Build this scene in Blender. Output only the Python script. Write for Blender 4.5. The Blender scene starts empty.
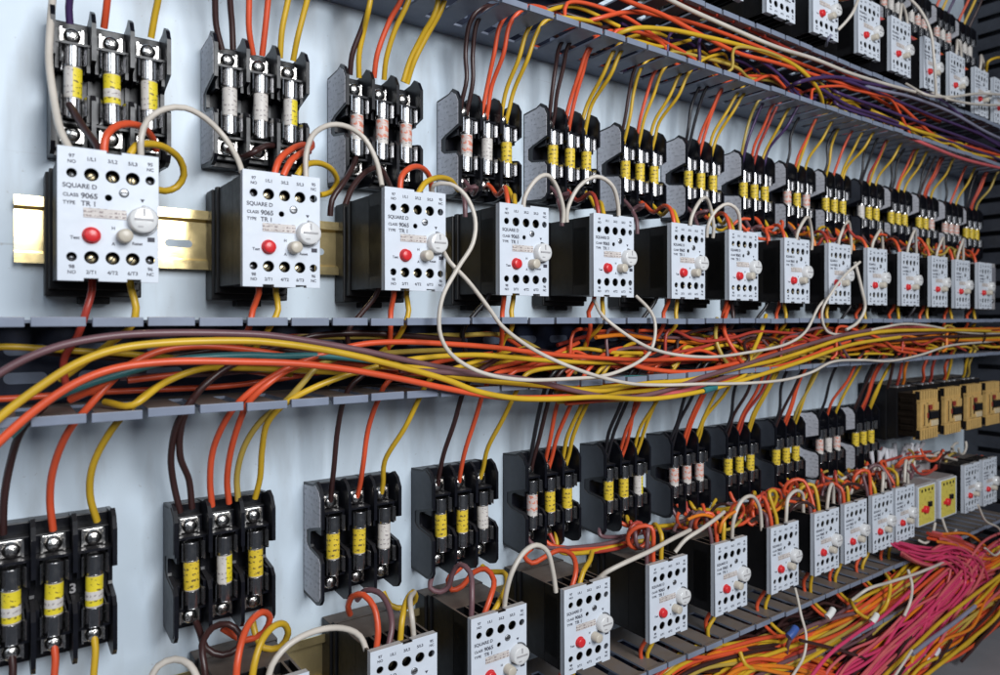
import bpy, bmesh, math, random
from mathutils import Vector, Matrix
random.seed(7)
PI = math.pi
sc = bpy.context.scene
C = sc.collection

# ------------------------------------------------------------ units: millimetres on the panel (x right, z up, p = distance out from the panel)
def V(x, z, p): return Vector((x/1000., -p/1000., z/1000.))
TH = math.radians(36); FPX = 701.; HD = 600.; HY = 320.
def at(px, py, p):                       # a point seen at (px,py) that lies p mm in front of the panel
    u = math.tan(math.atan((px-500)/FPX)+TH); v = (HY-py)*(math.cos(TH)+u*math.sin(TH))/FPX
    return (u*(HD-p), v*(HD-p), p)

# ------------------------------------------------------------ materials
def newmat(name):
    m = bpy.data.materials.new(name); m.use_nodes = True
    nt = m.node_tree; b = nt.nodes['Principled BSDF']; return m, nt, b
def noise(nt, scale, detail=4, coord='Object', rough=.6):
    tc = nt.nodes.new('ShaderNodeTexCoord'); n = nt.nodes.new('ShaderNodeTexNoise')
    n.inputs['Scale'].default_value = scale; n.inputs['Detail'].default_value = detail; n.inputs['Roughness'].default_value = rough
    nt.links.new(tc.outputs[coord], n.inputs['Vector']); return n
def ramp(nt, src, stops):
    r = nt.nodes.new('ShaderNodeValToRGB'); e = r.color_ramp.elements
    while len(e) < len(stops): e.new(.5)
    for el, (p, c) in zip(e, stops): el.position = p; el.color = (*c, 1)
    nt.links.new(src, r.inputs['Fac']); return r
def mixc(nt, fac, a, b):
    m = nt.nodes.new('ShaderNodeMix'); m.data_type = 'RGBA'
    for s, v in ((0, fac), (6, a), (7, b)):
        if hasattr(v, 'links') or hasattr(v, 'is_output'): nt.links.new(v, m.inputs[s])
        else: m.inputs[s].default_value = v if s == 0 else (*v, 1)
    return m.outputs[2]
def plastic(name, col, rough=.4, var=.15, dust=None, dustamt=.8, nscale=60, metal=0, spec=.5, bump=0):
    m, nt, b = newmat(name)
    n = noise(nt, nscale)
    lo = tuple(c*(1-var) for c in col); hi = tuple(min(1, c*(1+var)) for c in col)
    out = ramp(nt, n.outputs['Fac'], [(.3, lo), (.7, hi)]).outputs['Color']
    if dust:                              # dust that has settled on upward faces
        g = nt.nodes.new('ShaderNodeNewGeometry'); s = nt.nodes.new('ShaderNodeSeparateXYZ')
        nt.links.new(g.outputs['Normal'], s.inputs[0])
        mr = nt.nodes.new('ShaderNodeMapRange'); mr.inputs['From Min'].default_value = .55; mr.inputs['From Max'].default_value = .95
        nt.links.new(s.outputs['Z'], mr.inputs['Value'])
        n2 = noise(nt, nscale*1.7, 6); mr2 = nt.nodes.new('ShaderNodeMapRange'); mr2.inputs['From Min'].default_value = .3; mr2.inputs['From Max'].default_value = .6
        mr2.inputs['To Min'].default_value = .8
        nt.links.new(n2.outputs['Fac'], mr2.inputs['Value'])
        mu = nt.nodes.new('ShaderNodeMath'); mu.operation = 'MULTIPLY'; nt.links.new(mr.outputs[0], mu.inputs[0]); nt.links.new(mr2.outputs[0], mu.inputs[1])
        mu2 = nt.nodes.new('ShaderNodeMath'); mu2.operation = 'MULTIPLY'; mu2.inputs[1].default_value = dustamt; nt.links.new(mu.outputs[0], mu2.inputs[0])
        out = mixc(nt, mu2.outputs[0], out, dust)
    nt.links.new(out, b.inputs['Base Color'])
    n3 = noise(nt, nscale*3, 5)
    mr3 = nt.nodes.new('ShaderNodeMapRange'); mr3.inputs['To Min'].default_value = max(.02, rough-.12); mr3.inputs['To Max'].default_value = min(1, rough+.12)
    nt.links.new(n3.outputs['Fac'], mr3.inputs['Value']); nt.links.new(mr3.outputs[0], b.inputs['Roughness'])
    b.inputs['Metallic'].default_value = metal; b.inputs['Specular IOR Level'].default_value = spec
    if bump:
        bp = nt.nodes.new('ShaderNodeBump'); bp.inputs['Strength'].default_value = bump; bp.inputs['Distance'].default_value = .0004
        nt.links.new(n3.outputs['Fac'], bp.inputs['Height']); nt.links.new(bp.outputs[0], b.inputs['Normal'])
    return m
def printed(name, base, ink, rows=700, cols=900, thresh=.5, rough=.5, gap=.5):
    """paper with rows of small print: ink where a fine noise is high, only inside the text rows"""
    m, nt, b = newmat(name)
    tc = nt.nodes.new('ShaderNodeTexCoord'); s = nt.nodes.new('ShaderNodeSeparateXYZ'); nt.links.new(tc.outputs['Object'], s.inputs[0])
    def math_(op, a, v=None):
        k = nt.nodes.new('ShaderNodeMath'); k.operation = op; nt.links.new(a, k.inputs[0])
        if v is not None:
            if isinstance(v, float) or isinstance(v, int): k.inputs[1].default_value = v
            else: nt.links.new(v, k.inputs[1])
        return k.outputs[0]
    fr = math_('FRACT', math_('MULTIPLY', s.outputs['Z'], float(rows)))
    inrow = math_('LESS_THAN', fr, gap)
    mp = nt.nodes.new('ShaderNodeMapping'); mp.inputs['Scale'].default_value = (cols, cols, rows*2.2); nt.links.new(tc.outputs['Object'], mp.inputs[0])
    n = nt.nodes.new('ShaderNodeTexNoise'); n.inputs['Scale'].default_value = 1; n.inputs['Detail'].default_value = 1; nt.links.new(mp.outputs[0], n.inputs['Vector'])
    ink_ = math_('MULTIPLY', math_('GREATER_THAN', n.outputs['Fac'], thresh), inrow)
    big = noise(nt, 150, 3)
    bc = ramp(nt, big.outputs['Fac'], [(.3, tuple(c*.82 for c in base)), (.65, base)]).outputs['Color']
    nt.links.new(mixc(nt, ink_, bc, ink), b.inputs['Base Color']); b.inputs['Roughness'].default_value = rough
    return m

DUST = (.185, .145, .118)
M = {}
M['black'] = plastic('black_moulded_plastic', (.0065, .0065, .008), .45, .3, DUST, .72, 50, spec=.28, bump=.3)
M['blackfuse'] = plastic('black_bakelite', (.005, .0055, .009), .34, .3, (.06, .055, .055), .4, 60, spec=.32)
M['slate'] = plastic('slate_plastic', (.030, .034, .045), .45, .2, DUST, .5, 50)
M['duct'] = plastic('blue_grey_duct_plastic', (.185, .215, .285), .45, .12, DUST, 1.0, 35, spec=.4, bump=.2)
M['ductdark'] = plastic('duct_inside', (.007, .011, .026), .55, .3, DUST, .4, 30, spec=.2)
M['cover'] = plastic('pale_grey_cover', (.60, .645, .715), .42, .05, (.42, .38, .34), .8, 60, spec=.4)
M['ink'] = plastic('ink', (.03, .03, .05), .6, .1)
M['inkred'] = plastic('red_ink', (.5, .05, .05), .6, .1)
M['red'] = plastic('red_plastic', (.62, .025, .03), .3, .1)
M['beige'] = plastic('beige_plastic', (.52, .47, .39), .35, .08)
M['white'] = plastic('white_plastic', (.72, .71, .68), .25, .05)
M['dial'] = plastic('clear_white_dial', (.66, .66, .66), .18, .05, spec=.7)
M['strip'] = printed('rating_strip_print', (.60, .55, .52), (.25, .2, .2), 400, 700, .52)
M['chrome'] = plastic('nickel_plating', (.62, .60, .58), .22, .2, metal=1, nscale=170, bump=.8)
M['cap'] = plastic('fuse_cap_metal', (.50, .49, .49), .23, .10, metal=1, nscale=60)
M['clip'] = plastic('clip_metal', (.34, .34, .35), .28, .12, metal=1, nscale=60)
M['brass'] = plastic('brass_screw', (.50, .42, .26), .35, .25, metal=1, nscale=300)
M['steel'] = plastic('dull_steel', (.35, .36, .38), .4, .2, metal=1, nscale=200)
M['tube'] = plastic('fuse_tube_body', (.55, .50, .45), .4, .1)
M['fy'] = printed('yellow_fuse_print', (.78, .56, .04), (.16, .11, .03), 230, 420, .56, gap=.42)
M['fw'] = printed('white_fuse_print', (.68, .64, .60), (.30, .26, .26), 260, 500, .56, gap=.4)
M['fp'] = printed('pink_fuse_print', (.68, .56, .52), (.62, .22, .15), 150, 260, .50, gap=.7)
M['fyw_y'] = printed('yellow_half_print', (.82, .66, .03), (.2, .15, .03), 260, 500, .57, gap=.4)
M['plate'] = printed('grey_side_print', (.60, .60, .65), (.38, .38, .42), 190, 300, .55, gap=.4)
M['gold'] = plastic('gold_chromate_steel', (.86, .68, .34), .16, .06, metal=.85, nscale=20)
M['tan'] = plastic('tan_contactor_front', (.55, .35, .12), .42, .12, (.3, .2, .1), .3, 80)
M['darktan'] = plastic('brown_contactor_body', (.009, .006, .004), .7, .3, DUST, .2, 60, spec=.08)
M['yellowlab'] = printed('yellow_label_print', (.66, .55, .10), (.3, .2, .03), 120, 300, .62, gap=.35)
M['greybox'] = plastic('light_grey_box', (.36, .35, .36), .5, .1, DUST, .5, 60)
M['teal'] = plastic('w_teal', (.03, .16, .17), .4)
M['clear'] = plastic('milky_sleeve', (.62, .62, .66), .3, .1)
M['blue'] = plastic('blue_tape', (.04, .09, .30), .4)
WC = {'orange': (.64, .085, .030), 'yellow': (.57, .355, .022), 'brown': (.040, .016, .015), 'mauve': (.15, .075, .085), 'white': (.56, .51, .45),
      'purple': (.055, .028, .10), 'magenta': (.56, .045, .125), 'red': (.38, .045, .03), 'khaki': (.42, .30, .06), 'black': (.015, .014, .018),
      'teal': (.04, .17, .18), 'pink': (.56, .11, .12), 'amber': (.68, .19, .015), 'grey': (.22, .22, .30)}
for k, c in WC.items():
    M['w_'+k] = plastic('wire_'+k, c, .36, .14, nscale=22, spec=.45)

def panel_mat():
    m, nt, b = newmat('pale_blue_painted_steel')
    n1 = noise(nt, 3.5, 5); c1 = ramp(nt, n1.outputs['Fac'], [(.35, (.52, .61, .70)), (.62, (.62, .715, .80))]).outputs['Color']
    tc = nt.nodes.new('ShaderNodeTexCoord'); mp = nt.nodes.new('ShaderNodeMapping'); mp.inputs['Scale'].default_value = (32, 1, 7)
    nt.links.new(tc.outputs['Object'], mp.inputs[0]); n2 = nt.nodes.new('ShaderNodeTexNoise'); n2.inputs['Scale'].default_value = 1; n2.inputs['Detail'].default_value = 5
    nt.links.new(mp.outputs[0], n2.inputs[0])
    f = ramp(nt, n2.outputs['Fac'], [(.5, (0, 0, 0)), (.75, (.55, .55, .55))])
    c2 = mixc(nt, f.outputs['Color'], c1, (.26, .25, .235))
    n3 = noise(nt, 240, 3); f3 = ramp(nt, n3.outputs['Fac'], [(.66, (0, 0, 0)), (.74, (.5, .5, .5))])
    c3 = mixc(nt, f3.outputs['Color'], c2, (.3, .3, .3))
    mp5 = nt.nodes.new('ShaderNodeMapping'); mp5.inputs['Scale'].default_value = (6, 1, 240); mp5.inputs['Rotation'].default_value = (0, .12, 0); nt.links.new(tc.outputs['Object'], mp5.inputs[0])
    n5 = nt.nodes.new('ShaderNodeTexNoise'); n5.inputs['Scale'].default_value = 1; n5.inputs['Detail'].default_value = 2; nt.links.new(mp5.outputs[0], n5.inputs[0])
    f5 = ramp(nt, n5.outputs['Fac'], [(.72, (0, 0, 0)), (.76, (.35, .35, .35))]); c3 = mixc(nt, f5.outputs['Color'], c3, (.30, .32, .34))
    nt.links.new(c3, b.inputs['Base Color']); b.inputs['Roughness'].default_value = .38; b.inputs['Specular IOR Level'].default_value = .4
    n4 = noise(nt, 14, 3); bp = nt.nodes.new('ShaderNodeBump'); bp.inputs['Strength'].default_value = .25; bp.inputs['Distance'].default_value = .002
    nt.links.new(n4.outputs['Fac'], bp.inputs['Height']); nt.links.new(bp.outputs[0], b.inputs['Normal'])
    return m
M['panel'] = panel_mat()

# ------------------------------------------------------------ mesh builder
class MB:
    def __init__(s): s.v = []; s.f = []; s.sm = []
    def add(s, vs, fs, smooth=False):
        o = len(s.v); s.v += [tuple(v) for v in vs]; s.f += [tuple(i+o for i in f) for f in fs]; s.sm += [smooth]*len(fs); return s
    def box(s, x0, x1, z0, z1, p0, p1, b=0):
        if b <= 0:
            vs = [V(x, z, p) for x in (x0, x1) for z in (z0, z1) for p in (p0, p1)]
            return s.add(vs, [(0, 1, 3, 2), (4, 6, 7, 5), (0, 4, 5, 1), (2, 3, 7, 6), (0, 2, 6, 4), (1, 5, 7, 3)])
        bm = bmesh.new(); bmesh.ops.create_cube(bm, size=1)
        for v in bm.verts: v.co = V((x0+x1)/2+v.co.x*(x1-x0), (z0+z1)/2+v.co.z*(z1-z0), (p0+p1)/2-v.co.y*(p1-p0))
        bmesh.ops.bevel(bm, geom=bm.edges[:], offset=b/1000., segments=2, affect='EDGES', profile=.6)
        return s.frombm(bm)
    def frombm(s, bm, smooth=False):
        bm.verts.index_update(); s.add([v.co.copy() for v in bm.verts], [[v.index for v in f.verts] for f in bm.faces], smooth); bm.free(); return s
    def prism(s, poly, a0, a1, axis):
        """poly: list of 2-D points. axis 'x': (p,z) polygon extruded x a0..a1; axis 'z': (x,p); axis 'p': (x,z)"""
        n = len(poly)
        def mk(q, a): return V(a, q[1], q[0]) if axis == 'x' else (V(q[0], a, q[1]) if axis == 'z' else V(q[0], q[1], a))
        vs = [mk(q, a0) for q in poly]+[mk(q, a1) for q in poly]
        fs = [tuple(range(n)), tuple(range(2*n-1, n-1, -1))]+[(i, (i+1) % n, n+(i+1) % n, n+i) for i in range(n)]
        return s.add(vs, fs)
    def cyl(s, x, z, p0, p1, r, n=20, r2=None, axis='p', dome=0):
        r2 = r if r2 is None else r2
        rings = [(p0, r), (p1, r2)]
        if dome:
            for k in (1, 2, 3): rings.append((p1+dome*math.sin(k*PI/6.5), r2*math.cos(k*PI/6.5)))
        def mk(a, rr, t):
            c, q = rr*math.cos(t), rr*math.sin(t)
            return V(x+c, z+q, a) if axis == 'p' else V(x+c, a, z+q)      # axis 'z': z argument is p
        vs = [mk(a, rr, 2*PI*i/n) for a, rr in rings for i in range(n)]
        k = len(rings)
        fs = [(j*n+i, j*n+(i+1) % n, (j+1)*n+(i+1) % n, (j+1)*n+i) for j in range(k-1) for i in range(n)]
        s.add(vs, fs, True)
        s.add([vs[i] for i in range(n)], [tuple(range(n))]); s.add([vs[(k-1)*n+i] for i in range(n)], [tuple(range(n))])
        return s
    def torus(s, x, z, p, R, r, t0=0, t1=2*PI, n=28, m=8, axis='p'):
        vs = []; full = abs(t1-t0-2*PI) < 1e-6; N = n if full else n+1
        for i in range(N):
            t = t0+(t1-t0)*i/n
            for j in range(m):
                q = 2*PI*j/m; rr = R+r*math.cos(q)
                vs.append(V(x+rr*math.cos(t), z+rr*math.sin(t), p+r*math.sin(q)) if axis == 'p' else V(x+rr*math.cos(t), z+r*math.sin(q), p+rr*math.sin(t)))
        fs = [(i*m+j, ((i+1) % N)*m+j, ((i+1) % N)*m+(j+1) % m, i*m+(j+1) % m) for i in range(n if full else n) for j in range(m)]
        return s.add(vs, fs, True)
    def build(s, name, mat, parent=None):
        me = bpy.data.meshes.new(name); me.from_pydata(s.v, [], s.f)
        bm = bmesh.new(); bm.from_mesh(me); bmesh.ops.recalc_face_normals(bm, faces=bm.faces[:]); bm.to_mesh(me); bm.free()
        for i, poly in enumerate(me.polygons): poly.use_smooth = s.sm[i]
        me.materials.append(M[mat] if isinstance(mat, str) else mat)
        o = bpy.data.objects.new(name, me); C.objects.link(o)
        if parent: o.parent = parent
        return o
def tag(o, label=None, cat=None, group=None, kind=None):
    if label: o['label'] = label
    if cat: o['category'] = cat
    if group: o['group'] = group
    if kind: o['kind'] = kind
    return o
def empty(name, x=0, z=0, p=0):
    o = bpy.data.objects.new(name, None); C.objects.link(o); o.location = V(x, z, p); o.empty_display_size = .01; return o
def dup(root, x, z, p=0, sx=1, skip=()):
    r = root.copy(); C.objects.link(r); r.location = V(x, z, p); r.scale = (sx, 1, 1)
    for ch in list(root.children):
        if ch.name.split('.')[0] in skip: continue
        c = ch.copy(); C.objects.link(c); c.parent = r
        for g in ch.children:
            d = g.copy(); C.objects.link(d); d.parent = c
    return r
def from_curve(cu, name, mat, parent, loc):
    """2-D curve or text in its XY plane becomes a mesh that stands in the panel plane, facing out; loc = (x,z,p)"""
    tmp = bpy.data.objects.new('tmp', cu); C.objects.link(tmp); bpy.context.view_layer.update()
    me = bpy.data.meshes.new_from_object(tmp.evaluated_get(bpy.context.evaluated_depsgraph_get()))
    me.transform(Matrix.Translation(V(*loc)) @ Matrix.Rotation(PI/2, 4, 'X'))
    bpy.data.objects.remove(tmp); me.materials.clear(); me.materials.append(M[mat])
    o = bpy.data.objects.new(name, me); C.objects.link(o); o.parent = parent; return o
def text_mesh(items, name, mat, parent, p):
    """items: (string, x, z, size_mm, align, rotation); all the print of one face in one mesh"""
    bm = bmesh.new()
    for it in items:
        st, x, z, size, al = it[:5]; rot = it[5] if len(it) > 5 else 0
        cu = bpy.data.curves.new('t', 'FONT'); cu.body = st; cu.size = size/1000./.7; cu.align_x = al; cu.align_y = 'CENTER'; cu.extrude = .00006; cu.offset = size*.000032
        tmp = bpy.data.objects.new('tmp', cu); C.objects.link(tmp); bpy.context.view_layer.update()
        me = bpy.data.meshes.new_from_object(tmp.evaluated_get(bpy.context.evaluated_depsgraph_get()))
        me.transform(Matrix.Translation(V(x, z, p)) @ Matrix.Rotation(PI/2, 4, 'X') @ Matrix.Rotation(rot, 4, 'Z'))
        bm.from_mesh(me); bpy.data.objects.remove(tmp); bpy.data.meshes.remove(me)
    me = bpy.data.meshes.new(name); bm.to_mesh(me); bm.free(); me.materials.clear(); me.materials.append(M[mat])
    for q in me.polygons: q.material_index = 0
    o = bpy.data.objects.new(name, me); C.objects.link(o); o.parent = parent; return o

# ------------------------------------------------------------ wires
def spline(pts, step=5.0):
    P = [Vector(q) for q in pts]
    if len(P) == 2: P = [P[0], (P[0]+P[1])/2, P[1]]
    out = []
    for i in range(len(P)-1):
        p0 = P[i-1] if i else P[0]*2-P[1]; p1 = P[i]; p2 = P[i+1]; p3 = P[i+2] if i+2 < len(P) else P[-1]*2-P[-2]
        L = (p2-p1).length; n = max(2, int(L/step)); n = min(n, 40)
        d1 = max((p1-p0).length, 1e-3)**.5; d2 = max(L, 1e-3)**.5; d3 = max((p3-p2).length, 1e-3)**.5
        m1 = (p1-p0)/d1-(p2-p0)/(d1+d2)+(p2-p1)/d2; m2 = (p2-p1)/d2-(p3-p1)/(d2+d3)+(p3-p2)/d3
        m1 *= d2; m2 *= d2
        for k in range(n):
            t = k/n; t2 = t*t; t3 = t2*t
            out.append(p1*(2*t3-3*t2+1)+m1*(t3-2*t2+t)+p2*(-2*t3+3*t2)+m2*(t3-t2))
    out.append(P[-1]); return out
def tube_into(mb, pts, r, sides=9, step=5.0):
    P = [V(*q) for q in spline(pts, step)]; rr = r/1000.
    T = [(P[min(i+1, len(P)-1)]-P[max(i-1, 0)]).normalized() for i in range(len(P))]
    up = Vector((0, 0, 1)) if abs(T[0].z) < .9 else Vector((0, 1, 0)); N = T[0].cross(up).normalized(); vs = []
    for i, (q, t) in enumerate(zip(P, T)):
        N = (N-t*N.dot(t)).normalized(); B = t.cross(N)
        vs += [q+(N*math.cos(2*PI*j/sides)+B*math.sin(2*PI*j/sides))*rr for j in range(sides)]
    n = len(P); s = sides
    mb.add(vs, [(i*s+j, i*s+(j+1) % s, (i+1)*s+(j+1) % s, (i+1)*s+j) for i in range(n-1) for j in range(s)], True)
    mb.add(vs[:s], [tuple(range(s))]); mb.add(vs[-s:], [tuple(range(s))])
NW = [0]
REST = {}                                # small wires beyond the few hundred largest: one uncountable tangle
BULK = [False]
def wire(pts, col, label, group=None, r=2.3, sides=9, step=5.0, name=None):
    if BULK[0]:
        tube_into(REST.setdefault(col, MB()), pts, r, 8, step); return None
    mb = MB(); tube_into(mb, pts, r, sides, step)
    o = mb.build(name or (col+'_wire'), 'w_'+col); NW[0] += 1
    return tag(o, label, 'wire', group)
def pw(pixels, p, col, label, group=None, r=2.3):
    """hero wires: points read off the photo, each with its own distance p from the panel"""
    pts = []
    for q in pixels:
        pp = q[2] if len(q) > 2 else p
        pts.append(at(q[0], q[1], pp))
    return wire(pts, col, label, group, r)
ORD = ['first', 'second', 'third', 'fourth', 'fifth', 'sixth', 'seventh', 'eighth', 'ninth', 'tenth', 'eleventh', 'twelfth', 'thirteenth', 'fourteenth', 'fifteenth', 'sixteenth']
R = random.uniform

# ------------------------------------------------------------ the setting
b = MB(); b.box(-900, 2300, -900, 900, -3, 0); tag(b.build('back_panel', 'panel'), kind='structure')
b = MB(); b.box(-900, 2300, -700, -560, 100, 520, 1.5); tag(b.build('cabinet_sill', plastic('grey_sill_paint', (.23, .23, .25), .5, .1, nscale=12)), kind='structure')
b = MB(); b.box(1640, 1660, -900, 900, 0, 520); tag(b.build('side_wall', 'slate'), kind='structure')

# wiring ducts
PITCH, PH = 31.8, 18.0
def comb(mb, z, x0, x1, lip=6.0, thick=2.2, depth=95., s=1):
    mb.box(x0, x1, z-thick/2, z+thick/2, 0, 24)
    k = math.ceil((x0-PH)/PITCH)
    while PH+(k+1)*PITCH <= x1:
        a = PH+k*PITCH; j = R(-.6, .6); w = R(-.5, .5)
        poly = [(a+5+w, 24), (a+5+w, 86), (a+1.6, 90), (a+1.6, depth-2), (a+PITCH-1.6, depth-2), (a+PITCH-1.6, 90), (a+PITCH-5+w, 86), (a+PITCH-5+w, 24)]
        mb.prism(poly, z-thick/2+.01, z+thick/2-.01, 'z')
        mb.box(a+1.5+w*.5, a+PITCH-1.5+w*.5, z-lip/2+j, z+lip/2+j, depth-3, depth+R(-.3, .8), .5)
        k += 1
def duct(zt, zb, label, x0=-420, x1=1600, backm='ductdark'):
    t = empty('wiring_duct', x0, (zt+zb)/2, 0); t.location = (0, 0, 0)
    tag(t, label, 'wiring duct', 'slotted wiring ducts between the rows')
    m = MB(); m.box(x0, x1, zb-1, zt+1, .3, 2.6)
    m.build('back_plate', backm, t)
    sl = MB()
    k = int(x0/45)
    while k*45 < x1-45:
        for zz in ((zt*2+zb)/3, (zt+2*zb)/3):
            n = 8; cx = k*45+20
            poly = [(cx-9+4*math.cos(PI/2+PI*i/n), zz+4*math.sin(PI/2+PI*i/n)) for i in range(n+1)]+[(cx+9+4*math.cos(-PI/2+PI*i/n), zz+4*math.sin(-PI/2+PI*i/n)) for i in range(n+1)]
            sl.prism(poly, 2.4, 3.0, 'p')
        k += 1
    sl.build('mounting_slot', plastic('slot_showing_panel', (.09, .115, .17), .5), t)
    for z in (zt, zb):
        m = MB(); comb(m, z, x0, x1); m.build('slotted_side', 'duct', t)
    return t
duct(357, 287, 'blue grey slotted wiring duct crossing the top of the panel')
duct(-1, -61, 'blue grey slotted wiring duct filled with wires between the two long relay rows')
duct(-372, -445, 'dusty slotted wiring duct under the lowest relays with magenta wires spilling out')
# vertical duct at the far right end
t = empty('wiring_duct'); tag(t, 'dark upright wiring duct with horizontal slats at the right end of the panel', 'wiring duct')
m = MB(); m.box(1604, 1640, -900, 900, 0, 4); m.build('back_plate', 'slate', t)
m = MB(); m.box(1604, 1608, -900, 900, 4, 24)
z = -880
while z < 880:
    m.box(1604, 1607, z, z+23, 24, 118); m.box(1603, 1609, z-2.5, z+25.5, 118, 124, .5); z += 33
m.build('slotted_side', 'slate', t)

# din rails
def rail(zc, x0, x1, label):
    t = empty('din_rail', x0, zc-23, 0); t.location = (0, 0, 0); tag(t, label, 'mounting rail', 'gold mounting rails')
    m = MB(); h = 23.5
    prof = [(9, h), (9.8, h), (9.8, h-7), (3.2, h-9), (3.2, -h+9), (9.8, -h+7), (9.8, -h), (9, -h), (9, -h+6), (1.2, -h+8), (1.2, h-8), (9, h-6)]
    prof = [(p, zc+z) for p, z in prof]; m.prism(prof, x0, x1, 'x'); m.build('rail_profile', 'gold', t)
    sm_ = plastic('slot_panel_seen_through', (.40, .47, .54), .5); x = 113
    while x0 == 13 and x < 500:
        poly = [(x+3*math.cos(PI/2+PI*i/8), zc-3+3*math.sin(PI/2+PI*i/8)) for i in range(9)]+[(x+14+3*math.cos(-PI/2+PI*i/8), zc-3+3*math.sin(-PI/2+PI*i/8)) for i in range(9)]
        s = MB(); s.prism(poly, 3.25, 3.5, 'p'); s.build('rail_slot', sm_, t); x += 55
rail(63.5, 13, 1560, 'gold mounting rail with slots, cut end visible behind the first middle row relay')
rail(-300, -200, 1560, 'dull gold mounting rail half hidden behind the lowest relay row')
rail(418, 500, 1560, 'gold mounting rail behind the topmost relay row')

# ------------------------------------------------------------ overload relay
def circle_spline(cu, x, z, r, n=22):
    s = cu.splines.new('POLY'); s.points.add(n-1); s.use_cyclic_u = True
    for i in range(n): s.points[i].co = ((x+r*math.cos(2*PI*i/n))/1000., (z+r*math.sin(2*PI*i/n))/1000., 0, 1)
BIGX = (17.9, 29.6, 41.0); SMX = (7.3, 51.2); W0, H0 = 56., 82.
def make_relay():
    root = empty('overload_relay')
    h = MB()
    h.box(1.5, 54.5, 2, 80, 24, 64, .8)
    h.box(1.5, 54.5, 12, 70, 64, 83)
    for x in (1.5, 12.3, 23.6, 35.0, 46.3, 52.7):
        h.box(x, x+1.8, 2, 80.0, 64, 90)
    h.box(3.3, 52.7, 69.8, 71, 64, 90); h.box(1.6, 54.4, 76.5, 79.9, 86.5, 90); h.box(1.6, 54.4, 2.1, 5, 86.5, 90)
    h.prism([(22, -4), (26, 3), (64, 3), (64, 6), (22, 6)], 3, 53, 'x')
    h.build('housing', 'black', root)
    bs = MB(); bs.box(-2.5, 58, -8, 79, 2, 20, 1.2); bs.box(-.5, 56, -3, 80.5, 20, 26, .8); bs.box(18, 38, -13, -7, 2, 14, .8)
    bs.build('base', 'black', root)
    cu = bpy.data.curves.new('face', 'CURVE'); cu.dimensions = '2D'; cu.fill_mode = 'BOTH'; cu.extrude = .0004; cu.bevel_depth = .0003
    s = cu.splines.new('POLY'); pts = [(0, 0), (13.5, 0), (13.5, 1.8), (22, 1.8), (22, 0), (37.5, 0), (37.5, 1.8), (46, 1.8), (46, 0), (56, 0), (56, 82), (35, 82), (35, 80.4), (26, 80.4), (26, 82), (0, 82)]
    s.points.add(len(pts)-1); s.use_cyclic_u = True
    for i, (x, z) in enumerate(pts): s.points[i].co = (x/1000., z/1000., 0, 1)
    for x in BIGX:
        circle_spline(cu, x, 66.2, 4.3); circle_spline(cu, x, 14.5, 4.3)
    for x in SMX:
        circle_spline(cu, x, 66.2, 3.1); circle_spline(cu, x, 14.5, 3.1)
    circle_spline(cu, 27.3, 52.7, 2.3)
    co = from_curve(cu, 'cover', 'cover', root, (0, 0, 95.3))
    rim = MB()
    for q in ((0, .9, 0, 82), (55.1, 56, 0, 82), (.9, 26, 81.1, 82), (35, 55.1, 81.1, 82), (.9, 13.5, 0, .9), (22, 37.5, 0, .9), (46, 55.1, 0, .9)): rim.box(*q, 89.5, 94.9)
    tm = bpy.data.meshes.new('rim'); tm.from_pydata(rim.v, [], rim.f); bm = bmesh.new(); bm.from_mesh(co.data); bm.from_mesh(tm); bm.to_mesh(co.data); bm.free(); bpy.data.meshes.remove(tm)
    for z in (66.2, 14.5):
        for x, r, mt in [(q, 3.1, 'brass') for q in BIGX]+[(q, 2.3, 'steel') for q in SMX]:
            m = MB(); a = R(0, PI); c, q = math.cos(a), math.sin(a)
            m.cyl(x+.5, z-.4, 83, 89.5, r, 16, dome=.9)
            sc_ = m.build('terminal_screw', mt, root)
            m = MB(); w = .45
            poly = [(x+.2+c*r*.85-q*w, z-.5+q*r*.85+c*w), (x+.2-c*r*.85-q*w, z-.5-q*r*.85+c*w), (x+.2-c*r*.85+q*w, z-.5-q*r*.85-c*w), (x+.2+c*r*.85+q*w, z-.5+q*r*.85-c*w)]
            m.prism(poly, 89.5, 90.6, 'p'); m.build('slot', 'black', sc_)
    m = MB(); m.cyl(36, 56.6, 96, 96.5, 2.9, 18, dome=.5); k = m.build('calibration_screw', 'steel', root)
    m = MB(); m.box(34, 38, 56.2, 57, 96.9, 97.15); m.build('slot', 'black', k)
    m = MB(); m.cyl(46.4, 39.7, 96, 102.5, 8.6, 30, 8.2, dome=.8); d = m.build('current_dial', 'dial', root)
    m = MB(); m.torus(46.4, 39.7, 96.8, 9.4, .55, -PI*.75, PI*.5); m.build('dial_scale_ring', 'steel', d)
    m = MB(); m.box(41, 52, 39.2, 40.5, 103.2, 103.8); m.box(45.9, 47.2, 42, 46.5, 103.05, 103.4); m.box(43, 46, 34.8, 35.7, 103.0, 103.4); m.build('dial_slot', 'greybox', d)
    m = MB(); m.cyl(17.9, 28.3, 96, 99.5, 4.7, 24, 4.4, dome=1.0); m.torus(17.9, 28.3, 96.2, 5, .3); m.build('test_button', 'red', root)
    m = MB(); m.cyl(36, 28.8, 96, 103.5, 4.6, 24, 4.3, dome=1.0); m.build('reset_button', 'beige', root)
    m = MB(); m.box(13.5, 37.5, 39.4, 45.4, 95.9, 96.45, .15); m.build('rating_strip', 'strip', root)
    m = MB(); m.box(49.6, 53.8, 26.4, 29.2, 95.9, 96.5); m.build('indicator_flag', 'ink', root)
    m = MB(); m.prism([(45.3, 53.6), (47.9, 53.6), (46.6, 51.4)], 95.9, 96.3, 'p'); m.build('pointer_mark', 'ink', root)
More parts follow.
